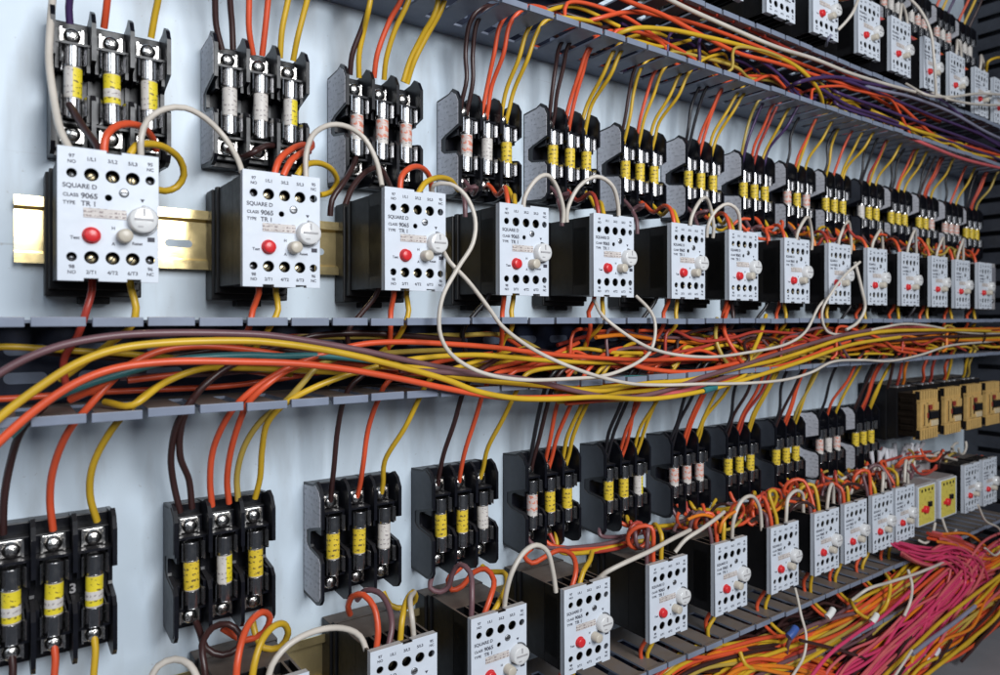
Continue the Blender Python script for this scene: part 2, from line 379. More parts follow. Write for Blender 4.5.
    T = [('SQUARE D', 2.4, 58.4, 2.7, 'LEFT'), ('CLASS', 2.6, 52.6, 2.1, 'LEFT'), ('9065', 12.2, 52.6, 3.2, 'LEFT'), ('TYPE', 2.6, 47.8, 2.1, 'LEFT'), ('TR 1', 12.2, 47.8, 3.0, 'LEFT'),
         ('1/L1', 17.9, 75.6, 2.2, 'CENTER'), ('3/L2', 29.6, 75.6, 2.2, 'CENTER'), ('5/L3', 41, 75.6, 2.2, 'CENTER'),
         ('2/T1', 17.9, 5.2, 2.2, 'CENTER'), ('4/T2', 29.6, 5.2, 2.2, 'CENTER'), ('6/T3', 41, 5.2, 2.2, 'CENTER'),
         ('97', 7.3, 76.6, 2.2, 'CENTER'), ('NO', 7.3, 73.2, 2.0, 'CENTER'), ('95', 51.2, 76.6, 2.2, 'CENTER'), ('NC', 51.2, 73.2, 2.0, 'CENTER'),
         ('98', 7.3, 8.4, 2.2, 'CENTER'), ('NO', 7.3, 5.0, 2.0, 'CENTER'), ('96', 51.2, 8.4, 2.2, 'CENTER'), ('NC', 51.2, 5.0, 2.0, 'CENTER'),
         ('Test', 9.0, 26.4, 2.0, 'CENTER'), ('Reset', 43.6, 24.6, 1.9, 'CENTER'), ('H', 30, 33.6, 2.0, 'CENTER'), ('A', 30, 23.6, 2.0, 'CENTER')]
    text_mesh(T, 'printed_lettering', 'ink', root, 95.98+.12)
    return root
relay0 = make_relay()
R1X = [33, 143.3, 253.5, 366.3, 480.6, 596, 697, 810.5, 915, 1020, 1123, 1225.5, 1315, 1411]
R1Z = [24.5, 24, 24, 22.5, 23.5, 23.5, 23.5, 22, 22, 22, 22, 21.5, 20, 20]
R2X = [131, 241.2, 336, 442.5, 561.5, 671, 781, 880, 956, 1034, 1104]
R2Z = [-343, -343, -341, -340, -341, -340, -340, -338.5, -338, -338, -337]
R0X = [662, 771.5, 876.3, 993, 1090, 1197, 1293, 1394, 1480]
R0Z = [379, 379, 380, 379, 374, 369, 366, 362, 361]
EX1 = {0: 'nearest, gold rail on both sides'}
EX1.update({1: 'orange wire pair on top', 2: 'white cable at right edge', 3: 'white cables left of it',
            4: 'white cable below'})
used = False
relays = []
def put_relay(x, z, sx, label, group):
    global used
    if not used:
        r = relay0; r.location = V(x, z, 0); r.scale = (sx, 1, 1); used = True
    else: r = dup(relay0, x, z, 0, sx)
    tag(r, label, 'overload relay', group); relays.append(r); return r
for i, (x, z) in enumerate(zip(R1X, R1Z)):
    put_relay(x, z, 1.0 if i < 10 else 1.02, '%s relay from the left in the middle row, %s' % (ORD[i], EX1.get(i, 'pale face, red button')), 'relays of the middle row')
for i, (x, z) in enumerate(zip(R2X, R2Z)):
    ex = ['only dusty housing top visible'] + ['face cut off below']*2 + ['above slotted duct']*9
    put_relay(x, z, 1.07, '%s relay from the left in the lowest row, %s' % (ORD[i], ex[i]), 'relays of the lowest row')
for i, (x, z) in enumerate(zip(R0X, R0Z)):
    put_relay(x, z, 1.10 if i < 5 else 1.04, '%s relay from the left in the topmost row, seen from below' % ORD[i], 'relays of the topmost row')
# two white relays past the yellow ones
for i, x in enumerate((1352, 1430)):
    put_relay(x, -332, 1.08, ['white faced relay right beside the two yellow faced relays', 'white faced relay at the far right end of the lowest row'][i], 'relays of the lowest row')

# ------------------------------------------------------------ fuse block and fuses
PROF = [(0, -49), (30, -51), (37, -49), (41, -44), (41, -13), (36, -8), (17, -5), (16, -3), (16, 7), (18, 9), (41, 15), (41, 41), (36, 49), (29, 53), (22, 50), (0, 48)]
BX = (-24, 0, 24)
def make_block():
    root = empty('fuse_block')
    m = MB(); m.box(-36, 36, -49, 48, 0, 13, .8)
    for x in BX:
        m.box(x-9.5, x+9.5, 10, 26, 13, 19); m.box(x-9.5, x+9.5, -26, -10, 13, 19)
        m.box(x-10.5, x+10.5, 27, 40, 13, 22, .5); m.box(x-10.5, x+10.5, -44, -30, 13, 20, .5)
        m.box(x-10.6, x+10.6, 25.5, 27.2, 13, 34); m.box(x-10.6, x+10.6, -29, -27.4, 13, 32)
        m.box(x-10.5, x-8.4, 8, 26, 13, 33); m.box(x+8.4, x+10.5, 8, 26, 13, 33); m.box(x-10.5, x-8.4, -27, -8, 13, 33); m.box(x+8.4, x+10.5, -27, -8, 13, 33)
    m.build('base', 'blackfuse', root)
    for x in (-36, -12, 12, 36):
        m = MB(); m.prism(PROF, x-1.4, x+1.4, 'x'); m.build('divider', 'blackfuse', root)
    for x in BX:
        for s in (1, -1):
            m = MB()
            zc = 17.5*s; z0, z1 = zc-6.5, zc+6.5
            for q in (-1, 1):
                m.prism([(x+q*6.4, 19), (x+q*7.3, 19), (x+q*7.3, 36), (x+q*8.3, 40), (x+q*7.7, 40.4), (x+q*6.4, 36.5)], z0, z1, 'z')
            m.box(x-7, x+7, z0, z1, 19, 20); m.box(x-4.5, x+4.5, min(zc, 32*s), max(zc, 32*s), 20.2, 21.2)
            m.build('fuse_clip', 'clip', root)
            zt = 33.5*s-(1.5 if s < 0 else 0)
            m = MB(); m.box(x-7.2, x+7.2, zt-5.6, zt+5.6, 22, 24, .5); m.box(x-7.2, x-6, zt-5.6, zt+5.6, 24, 27); m.box(x+6, x+7.2, zt-5.6, zt+5.6, 24, 27)
            m.cyl(x, zt, 24, 27.6, 5.3, 20, dome=2.4); w = m.build('terminal_screw', 'chrome', root)
            a = R(0, PI); c, q = math.cos(a), math.sin(a); m = MB()
            for c, q in ((c, q), (-q, c)):
                poly = [(x+c*3.2-q*.45, zt+q*3.2+c*.45), (x-c*3.2-q*.45, zt-q*3.2+c*.45), (x-c*3.2+q*.45, zt-q*3.2-c*.45), (x+c*3.2+q*.45, zt+q*3.2-c*.45)]
                m.prism(poly, 28.4, 29.75, 'p')
            m.build('slot', 'black', w)
    return root
block0 = make_block()
def face_sheet(root, mat):
    m = MB(); pr = [(2, -46), (30, -48), (36, -46), (39, -42), (39, -14), (35, -10), (14, -7), (8, -3), (8, 8), (16, 11), (39, 17), (39, 39), (35, 46), (28, 50), (22, 48), (2, 46)]
    m.prism(pr, -37.9, -37.5, 'x'); return m.build('label_plate', mat, root)
def make_fuse(kind):
    root = empty('fuse')
    for s in (1, -1):
        m = MB(); a, b_ = (11, 25) if s > 0 else (-25, -11)
        m.cyl(0, 0, a, b_, 5.9, 24, axis='z'); m.torus(0, (24.6*s), 0, 5.5, .5, axis='z'); m.torus(0, 11.6*s, 0, 5.75, .3, axis='z'); m.build('end_cap', 'cap', root)
    m = MB(); m.cyl(0, 0, -11.5, 11.5, 5.2, 24, axis='z'); m.build('tube', 'tube', root)
    if kind == 'split':
        for (t0, t1, mt) in ((-PI*.1, PI*1.1, 'fyw_y'),):
            pass
        m = MB(); m.cyl(0, 0, -10.2, 10.2, 5.5, 24, axis='z'); m.build('label_band', 'fw', root)
        m = MB(); n = 12
        a0, a1 = -PI*.52, PI*.0
        outer = [(5.68*math.cos(a0+(a1-a0)*i/n), -5.68*math.sin(a0+(a1-a0)*i/n)*-1) for i in range(n+1)]
        inner = [(5.4*math.cos(a0+(a1-a0)*i/n), -5.4*math.sin(a0+(a1-a0)*i/n)*-1) for i in range(n, -1, -1)]
        m.prism([(x, -y) for x, y in outer+inner], -10.1, 10.1, 'z'); m.build('colour_patch', 'fyw_y', root)
    elif kind == 'banded':
        m = MB(); m.cyl(0, 0, -10.2, 10.2, 5.5, 24, axis='z'); m.build('label_band', 'fyw_y', root)
        m = MB(); m.cyl(0, 0, -6, 0, 5.62, 24, axis='z'); m.build('colour_patch', 'fw', root)
    elif kind == 'pink':
        m = MB(); m.cyl(0, 0, -11, 11, 5.5, 24, axis='z'); m.build('label_band', 'fw', root)
        m = MB(); m.cyl(0, 0, -6, 10, 5.62, 24, axis='z'); m.build('colour_patch', 'fp', root)
    else:
        m = MB(); m.cyl(0, 0, -10.4, 10.4, 5.55, 24, axis='z'); m.build('label_band', {'yellow': 'fy', 'white': 'fw'}[kind], root)
    return root
FK = {}
def put_fuse(kind, x, z, label, group):
    if kind not in FK: FK[kind] = r = make_fuse(kind); r.location = V(x, z, 33)
    else: r = dup(FK[kind], x, z, 33)
    r.rotation_euler = (0, R(-.02, .02), R(-.5, .5)*(1 if kind not in ('split',) else .3)); tag(r, label, 'fuse', group); return r
LOOK = {'yellow': 'yellow labelled fuse', 'white': 'white labelled fuse', 'pink': 'pinkish red labelled fuse', 'split': 'fuse labelled half yellow half white', 'banded': 'yellow fuse with white stripe'}
BLK1 = [(70, 165, 'n', 'split banded split'), (175, 171, 'g', 'white white split'), (282, 168.5, 'g', 'pink pink pink'), (396, 169, 'g', 'pink white yellow'), (505, 175, 'g', 'yellow yellow yellow'),
        (614, 173, 'g', 'yellow yellow yellow'), (725, 175.5, 'g', 'yellow yellow yellow'), (838, 174, 'g', 'yellow yellow yellow'), (941, 173.5, 'g', 'pink yellow pink'), (1043, 174.5, 'g', 'yellow yellow yellow'),
        (1148, 173, 's', 'white yellow yellow'), (1247, 172, 'g', 'yellow yellow yellow'), (1350, 172, 'g', 'yellow yellow pink'), (1455, 170, 'g', 'pink pink pink'), (1548, 168, 'g', 'yellow yellow yellow')]
BLK2 = [(35, -188, 'n', 'banded banded banded'), (147, -191, 's', 'yellow split yellow'), (260, -190, 'g', 'yellow yellow white'), (367, -191, 's', 'yellow yellow white'), (477, -189, 's', 'pink yellow yellow'),
        (587, -190, 's', 'yellow yellow split'), (698, -189, 's', 'pink pink pink'), (805, -190, 's', 'yellow yellow yellow'), (914, -190, 's', 'yellow yellow yellow'), (1026, -187, 'g', 'pink white pink'), (1131, -187, 'g', 'yellow yellow yellow')]
BLK0 = [(916, 533, 'g', 'white white white'), (1018, 531, 'g', 'white white white'), (1118, 529, 'g', 'white pink white'), (1222, 527, 'g', 'pink white white'), (1320, 525, 'g', 'white pink pink'), (1420, 523, 'g', 'pink white pink'), (1515, 520, 'g', 'white white white')]
usedb = False
for rows, nm in ((BLK1, 'middle row'), (BLK2, 'lowest row'), (BLK0, 'topmost row')):
    for i, (x, z, pl, fs) in enumerate(rows):
        if not usedb: r = block0; r.location = V(x, z, 0); usedb = True
        else: r = dup(block0, x, z, 0, skip=('label_plate',))
        pd = {'n': 'no side label', 's': 'plain dark side plate', 'g': 'grey printed side label'}[pl]
        tag(r, '%s black fuse block from the left, %s, %s' % (ORD[i], nm, pd), 'fuse block', 'three pole fuse blocks of the '+nm)
        if pl != 'n':
            if pl == 'g': face_sheet(r, 'plate')
            else: face_sheet(r, 'slate')
        for k, kd in enumerate(fs.split()):
            put_fuse(kd, x+BX[k], z-1.5, '%s in the %s bay of %s fuse block, %s' % (LOOK[kd], ('left', 'middle', 'right')[k], ORD[i], nm), 'fuses of the '+nm)
# painted figure on the first lower block
text_mesh([('3', 47, -190, 6.5, 'CENTER')], 'painted_figure', 'greybox', [o for o in C.objects if o.get('label', '').startswith('first black fuse block from the left, lowest')][0], 13.4)
pf = [o for o in C.objects if o.name.startswith('painted_figure')][0]; pf.location = -V(35, -188, 0)+V(0, 0, 8)

# ------------------------------------------------------------ contactors
def make_contactor():
    t = empty('contactor')
    m = MB(); m.box(-4, 70, -6, 84, 2, 46, 1.5); m.box(-2, 68, -2, 80, 46, 62, 1); m.build('base', 'black', t)
    m = MB(); m.box(0, 64, 4, 73, 62, 90, 1)
    for z in (14, 24, 46, 58): m.box(-1.6, 0.2, z, z+7, 66, 86, .4)
    m.box(-1.5, 65.5, 36, 40, 62, 88); m.build('arc_chamber', 'darktan', t)
    m = MB(); m.box(1, 23, 18, 60, 90, 96, .8); m.box(30, 63, 44, 60, 90, 96, .8); m.box(30, 63, 18, 30, 90, 96, .8); m.box(60, 63, 18, 60, 90, 96, .5); m.box(1, 63, 57, 60, 89, 95, .4)
    for k in range(7):
        m.box(1.8+k*9.1, 5.8+k*9.1, 60, 77, 84, 96.5, .6); m.box(1.8+k*9.1, 5.8+k*9.1, 0, 18, 84, 96.5, .6)
    m.box(1, 63, 60.2, 63, 88, 95); m.box(1, 63, 15.2, 17.8, 88, 95)
    m.box(8, 22, 22, 56, 96, 98, .5); m.box(44, 60, 44, 57, 96, 98.5, .5); m.box(8, 58, 20, 24, 96, 97.6, .4); m.build('front_cover', 'tan', t)
    for z0_, z1_ in ((1, 15), (63.2, 76.4)):
        m = MB(); m.box(1.2, 62.8, z0_, z1_, 88, 94.3); m.build('rib_gap_shade', 'black', t)  # black sheet put in as the shade between the front ribs
    m = MB(); m.box(23.2, 29.8, 18.2, 56.8, 89, 94); m.box(8.2, 9.6, 22, 56, 96, 98.6); m.box(30, 58, 31, 43, 96, 99.5, .6); m.box(26, 28.5, 26, 50, 96, 97.5); m.build('armature_window', 'black', t)
    m = MB(); m.box(27, 36, 46, 54, 96, 99, .6); m.box(18, 21, 34, 42, 98, 99.5, .3); m.build('indicator', plastic('brick_red', (.25, .03, .02), .4), t)
    m = MB(); m.box(34, 58, 20, 29, 96, 98.6, .5); m.build('rating_plate', plastic('cream_plate', (.62, .50, .32), .45), t)
    for k in range(3):
        m = MB(); m.cyl(12+k*20, 79, 46, 58, 4, 16, dome=1); m.build('terminal_screw', 'steel', t)
    return t
c0 = make_contactor()
for i, x in enumerate((1180, 1268, 1355, 1437)):
    r = c0 if i == 0 else dup(c0, x, 0)
    r.location = V(x, -189, 2)
    tag(r, '%s gold fronted contactor from the left, above the white and yellow relays' % ORD[i], 'contactor', 'gold fronted contactors')

# yellow-faced relays
def make_timer():
    t = empty('control_relay')
    m = MB(); m.box(0, 64, 0, 66, 4, 88, 1.5); m.build('housing', 'greybox', t)
    m = MB(); m.box(1, 63, 1, 65, 88, 93, 1.2); m.build('cover', 'cover', t)
    m = MB(); m.box(2.5, 57, 3.5, 63, 93, 93.5); m.build('label_plate', 'yellowlab', t)
    for x_ in (12, 24, 36, 48):
        m = MB(); m.cyl(x_, 57, 93.3, 93.8, 2.6, 14); m.build('terminal_opening', 'black', t)
    m = MB(); m.cyl(22, 27, 93.5, 98, 6, 18, dome=1); m.box(10, 34, 24.5, 29.5, 93.4, 96, .5); m.build('selector_knob', 'red', t)
    m = MB(); m.box(32, 42, 30, 38, 93.5, 97, .8); m.build('pointer', 'black', t)
    return t
t0 = make_timer()
for i, x in enumerate((1184, 1264)):
    r = t0 if i == 0 else dup(t0, x, 0); r.location = V(x, -329, 0)
    tag(r, ['left of the two yellow faced control relays with red knob', 'right of the two yellow faced control relays with red knob'][i], 'control relay', 'yellow faced control relays')
# grey box after the last relay of the middle row
t = empty('terminal_box'); tag(t, 'grey terminal box at the right end of the middle relay row', 'terminal box')
m = MB(); m.box(1490, 1560, 20, 108, 2, 70, 1.5); m.build('housing', 'greybox', t)
m = MB(); m.box(1496, 1554, 52, 100, 70, 73, .8); m.build('cover', plastic('mid_grey', (.2, .2, .23), .5), t)
for k in range(3):
    m = MB(); m.cyl(1506+k*19, 36, 70, 72, 4, 16, dome=1); m.build('terminal_screw', 'steel', t)
# transparent sleeved terminal strip behind the yellow relays
t = empty('terminal_strip'); tag(t, 'white sleeved terminal strip above the two yellow faced relays', 'terminal strip')
m = MB(); m.box(1140, 1330, -262, -248, 10, 50, 1); m.build('base', 'greybox', t)
for k in range(14):
    m = MB(); x = 1146+k*13.2; tube_into(m, [(x, -250, 38), (x+R(-3, 3), -232, 40+R(-5, 5)), (x+R(-6, 6), -212+R(-6, 6), 42+R(-8, 8))], 3.6, 10); m.build('sleeve', 'clear', t)

# ------------------------------------------------------------ feeder wires from duct A down to the middle row fuse blocks
F1 = {0: 'purple|orange|yellow', 1: 'brown brown|orange orange|yellow yellow', 2: 'brown yellow|orange yellow|yellow yellow', 3: 'brown brown|orange orange|yellow yellow',
      4: 'brown brown|orange orange|yellow yellow', 5: 'brown yellow|orange yellow|yellow yellow', 6: 'black black|orange orange|yellow yellow', 7: 'khaki purple|orange red|yellow purple',
      8: 'black|orange yellow|yellow', 9: 'black yellow|orange|yellow yellow', 10: 'black black|red yellow|yellow', 11: 'black black|orange yellow|yellow', 12: 'black brown|orange red|yellow',
      13: 'black|orange|yellow', 14: 'black|red orange|khaki'}
SIDE = {(2, 0): ('left', 'right'), (2, 1): ('left', 'right')}
hero_top = {(0, 0, 0): [(70, 24, 30), (69, 8, 34), (71, -12, 40), (74, -40, 50)], (0, 1, 0): [(104, 28, 30), (106, 12, 36), (108, -8, 42), (110, -40, 50)], (0, 2, 0): [(151, 38, 30), (155, 15, 36), (159, -5, 42), (162, -40, 50)],
            (1, 0, 0): [(222, 50, 30), (216, 25, 34), (215, 0, 40), (214, -40, 50)], (1, 0, 1): [(233, 50, 30), (232, 25, 34), (230, 0, 40), (230, -40, 50)],
            (1, 1, 0): [(253, 55, 30), (249, 30, 36), (249, 0, 42), (249, -40, 50)], (1, 1, 1): [(262, 56, 30), (265, 30, 36), (268, 0, 42), (271, -40, 50)],
            (1, 2, 0): [(280, 58, 30), (282, 30, 36), (288, 0, 42), (294, -40, 50)], (1, 2, 1): [(293, 61, 30), (297, 40, 36), (304, 12, 42), (308, -4, 46), (312, -40, 52)],
            (2, 0, 0): [(350, 75, 30), (352, 55, 36), (362, 28, 44), (371, 0, 55), (380, -40, 60)], (2, 0, 1): [(359, 78, 30), (359, 55, 36), (364, 30, 44), (368, 12, 55), (376, -30, 60)],
            (2, 1, 0): [(374, 78, 30), (377, 55, 36), (390, 20, 46), (402, -2, 56), (410, -40, 60)], (2, 1, 1): [(384, 80, 30), (386, 60, 36), (395, 30, 46), (408, 2, 58), (418, -40, 60)],
            (2, 2, 0): [(403, 82, 30), (410, 60, 36), (422, 36, 46), (436, 10, 60), (440, -30, 62)], (2, 2, 1): [(407, 84, 30), (414, 62, 38), (428, 34, 48), (441, 10, 60), (452, -30, 62)]}
for i, s in F1.items():
    bx, bz = BLK1[i][0], BLK1[i][1]
    for k, grp in enumerate(s.split('|')):
        cols = grp.split()
        for j, c in enumerate(cols):
            side = '' if len(cols) == 1 else (('left ', 'right ')[j])
            lab = '%s%s wire rising from %s bay of %s fuse block, middle row' % (side, c, ('left', 'middle', 'right')[k], ORD[i])
            if (i, k, j) in hero_top:
                pw(hero_top[(i, k, j)], 30, c, lab, 'wires feeding the middle row fuse blocks', 2.4); continue
            off = (-3.5, 3.5)[j] if len(cols) == 2 else 0
            x = bx+BX[k]+off; sx = (0, 3, 9)[k]+R(-2, 4)+(4 if i > 5 else 0)
            pt = 46+k*8+R(-4, 5)+j*4
            pts = [(x, bz+31, 27), (x+R(-1, 1), bz+42, 31), (x+R(-2, 2)+sx*.1, bz+62, 37), (x+sx*.5, bz+88, pt-8), (x+sx, 283, pt), (x+sx+8, 296, pt+6), (x+sx+40+R(0, 40), 305+R(0, 25), pt+R(-15, 12)), (x+sx+120, 300+R(0, 40), 50+R(-20, 20))]
            wire(pts, c, lab, 'wires feeding the middle row fuse blocks', 2.2 if i < 5 else 1.95)
# lower row feeders
F2 = {0: 'brown|orange|yellow', 1: 'brown brown|orange orange|khaki yellow', 2: 'brown|orange|yellow', 3: 'brown|orange|yellow', 4: 'black brown|orange orange|yellow yellow', 5: 'black black|orange orange|yellow yellow',
      6: 'black black|orange orange|yellow yellow', 7: 'black brown|orange red|yellow yellow', 8: 'black brown|orange orange|khaki yellow', 9: 'black|orange|yellow', 10: 'brown black|orange red|yellow yellow'}
hero2 = {(0, 0, 0): [(3, 534, 30), (4, 500, 36), (10, 465, 44), (22, 430, 60), (45, 405, 72)], (0, 1, 0): [(53, 530, 30), (50, 500, 38), (53, 470, 50), (68, 432, 66), (90, 405, 74), (118, 375, 70), (135, 363, 60)],
         (0, 2, 0): [(97, 521, 30), (90, 495, 38), (93, 465, 50), (113, 428, 66), (135, 404, 74), (162, 384, 72), (201, 369, 62), (235, 368, 50)],
         (1, 0, 0): [(180, 512, 30), (173, 480, 38), (171, 455, 50), (178, 422, 66), (192, 400, 72), (206, 383, 70), (228, 370, 60), (262, 362, 40)],
         (1, 0, 1): [(192, 508, 30), (189, 480, 38), (180, 455, 52), (183, 420, 66), (200, 390, 74), (225, 369, 72), (250, 357, 66), (281, 346, 60), (313, 336, 60), (364, 333, 64), (414, 336, 66), (460, 340, 60)],
         (1, 1, 0): [(212, 506, 30), (210, 480, 38), (213, 450, 50), (227, 418, 68), (240, 401, 76), (258, 386, 80), (288, 368, 84), (326, 353, 84), (364, 344, 84), (401, 342, 84), (449, 344, 84), (501, 348, 84), (539, 353, 84), (601, 358, 84), (649, 360, 84), (701, 359, 80), (760, 362, 76)],
         (1, 1, 1): [(229, 503, 30), (227, 480, 38), (231, 450, 52), (241, 418, 70), (248, 403, 78), (263, 388, 84), (288, 370, 82), (313, 362, 74), (351, 364, 62), (400, 372, 50), (460, 376, 40)],
         (1, 2, 0): [(238, 500, 30), (237, 475, 36), (245, 445, 48), (262, 420, 62), (285, 402, 74), (301, 385, 82), (321, 364, 82), (351, 357, 74), (400, 352, 60), (450, 350, 50)],
         (1, 2, 1): [(255, 498, 30), (260, 478, 38), (262, 450, 50), (268, 422, 66), (286, 403, 78), (313, 388, 84), (341, 377, 86), (376, 367, 88), (414, 359, 88), (476, 355, 86), (526, 359, 84), (576, 362, 80), (640, 363, 70)]}
for i, s in F2.items():
    bx, bz = BLK2[i][0], BLK2[i][1]
    for k, grp in enumerate(s.split('|')):
        cols = grp.split()
        for j, c in enumerate(cols):
            side = '' if len(cols) == 1 else (('left ', 'right ')[j])
            lab = '%s%s wire dropping into %s bay of %s fuse block, lowest row' % (side, c, ('left', 'middle', 'right')[k], ORD[i])
            if (i, k, j) in hero2:
                pw(hero2[(i, k, j)], 30, c, lab, 'wires feeding the lowest row fuse blocks', 2.4); continue
            off = (-3.5, 3.5)[j] if len(cols) == 2 else 0
            x = bx+BX[k]+off; sx = (-2, 3, 9)[k]+R(-4, 5); pt = 62+R(-8, 10)+k*3
            pts = [(x, bz+32, 27), (x+R(-1.5, 1.5), bz+44, 32), (x-2+R(-3, 2), bz+66, 42), (x+sx*.5-2, bz+98, pt-10), (x+sx, -66, pt), (x+sx+6, -52, pt+5), (x+sx+40+R(0, 30), -38+R(-8, 10), pt+R(-10, 5)), (x+sx+130, -35+R(-8, 12), 45+R(-15, 15))]
            wire(pts, c, lab, 'wires feeding the lowest row fuse blocks', 2.25 if i < 5 else 2.05)
# wires below the first lower fuse block
for k, c in enumerate(('brown', 'orange', 'yellow')):
    x = 35+BX[k]; wire([(x, -222, 27), (x+1, -232, 30), (x-1, -260, 34), (x+2, -330, 40), (x+10, -380, 60)], c, '%s wire leaving the underside of the first fuse block, lowest row' % c, 'wires under the first lower fuse block', 2.4)

# ------------------------------------------------------------ jumpers between relay tops and fuse blocks, middle row
JG = 'jumper loops on the middle row relays'
pw([(53, -6, 26), (50, 30, 42), (49, 60, 48), (54, 100, 60), (61, 132, 76), (70, 150, 84)], 50, 'white', 'cream wire hanging past the left side of the first fuse block, middle row', JG, 2.4)
pw([(68, 102, 32), (74, 112, 46), (84, 128, 60), (97, 146, 78), (100, 155, 84)], 50, 'brown', 'dark brown wire from the first middle fuse block into the first relay top', JG, 2.5)
pw([(104, 152, 84), (105, 140, 84), (112, 129, 80), (126, 124, 72), (142, 127, 62), (152, 137, 50), (156, 150, 38)], 50, 'orange', 'bright orange loop above the first middle row relay', JG, 2.5)
pw([(141, 155, 86), (141, 138, 88), (148, 120, 84), (165, 109, 80), (185, 108, 76), (205, 118, 72), (225, 138, 70), (238, 160, 78), (242, 172, 84)], 70, 'white', 'cream wire arching from the first to the second middle row relay', JG, 2.1)
pw([(130, 155, 84), (136, 146, 82), (150, 144, 76), (166, 148, 66), (180, 160, 54), (184, 175, 46), (177, 187, 42), (165, 191, 44), (152, 188, 50)], 50, 'yellow', 'yellow loop curling out right of the first middle row relay', JG, 2.5)
pw([(229, 150, 30), (240, 158, 44), (254, 152, 60), (266, 146, 44), (276, 146, 30)], 40, 'brown', 'brown loop under the second fuse block, middle row', JG, 2.4)
pw([(274, 176, 84), (278, 162, 82), (290, 150, 70), (305, 145, 50), (309, 152, 30)], 50, 'orange', 'left of the two orange loops above the second middle row relay', JG, 2.5)
pw([(283, 176, 86), (290, 162, 84), (303, 152, 72), (312, 146, 52), (308, 136, 32)], 50, 'orange', 'right of the two orange loops above the second middle row relay', JG, 2.5)
pw([(297, 176, 84), (304, 166, 82), (318, 163, 74), (332, 170, 60), (337, 182, 48), (331, 192, 44), (320, 195, 48)], 50, 'yellow', 'yellow loop curling right of the second middle row relay', JG, 2.4)
pw([(306, 178, 88), (306, 155, 88), (313, 135, 84), (330, 125, 78), (348, 127, 74), (364, 138, 72), (376, 160, 76), (382, 186, 84)], 70, 'white', 'cream wire arching from the second to the third middle row relay', JG, 2.1)
pw([(330, 216, 60), (332, 200, 62), (344, 182, 60), (352, 168, 50), (356, 158, 34)], 50, 'brown', 'brown wire bending down left of the third middle row relay', JG, 2.4)
pw([(345, 205, 70), (352, 188, 66), (366, 172, 60), (380, 168, 50), (386, 178, 60), (392, 190, 80)], 50, 'brown', 'brown loop just behind the third middle row relay', JG, 2.4)
pw([(400, 192, 86), (401, 178, 86), (410, 168, 78), (422, 168, 66), (430, 178, 54), (432, 195, 48)], 50, 'orange', 'bright orange loop above the third middle row relay', JG, 2.5)
pw([(418, 194, 86), (424, 184, 84), (436, 178, 76), (450, 180, 62), (458, 190, 50)], 50, 'yellow', 'yellow loop above the third middle row relay', JG, 2.5)
pw([(432, 192, 90), (434, 185, 96), (450, 184, 104), (465, 195, 110), (475, 218, 114), (473, 243, 116), (458, 268, 114), (443, 296, 112), (439, 321, 112), (441, 337, 112), (450, 353, 114), (475, 370, 114), (513, 379, 114), (564, 379, 112), (614, 373, 110), (649, 353, 108), (655, 335, 106), (654, 318, 102), (648, 308, 96), (636, 296, 84)], 100, 'white', 'long white cable looping from third relay across the middle duct to fifth relay', 'loose white cables', 1.8)
pw([(444, 252, 96), (450, 262, 108), (468, 281, 112), (491, 311, 114), (501, 325, 114), (531, 348, 114), (576, 369, 114), (627, 383, 110), (665, 385, 106), (700, 384, 108), (751, 383, 108), (789, 379, 106), (812, 372, 104), (832, 362, 104), (860, 360, 104), (890, 361, 100), (920, 355, 100), (948, 346, 96), (985, 342, 90), (1030, 338, 80)], 100, 'white', 'long white cable sagging diagonally from third relay through the middle duct to far right', 'loose white cables', 1.8)
pw([(594, 300, 80), (602, 315, 104), (613, 325, 112), (650, 348, 112), (701, 357, 108), (751, 352, 104), (789, 343, 102), (806, 331, 100), (820, 305, 96), (838, 290, 92)], 100, 'white', 'shorter white cable sagging below the fifth and sixth middle row relays', 'loose white cables', 1.75)
pw([(860, 262, 110), (845, 275, 108), (832, 292, 104), (822, 312, 98), (826, 330, 98), (850, 334, 98), (880, 328, 98), (904, 324, 98), (930, 326, 98), (960, 332, 96), (1000, 334, 90), (1040, 334, 80)], 100, 'white', 'white cable hanging over the eighth relay and running right along the duct lip', 'loose white cables', 1.75)
pw([(855, 262, 102), (862, 290, 106), (865, 308, 106), (858, 322, 104), (846, 330, 100)], 100, 'white', 'short white wire bent over the front of the ninth middle row relay', 'loose white cables', 2.1)
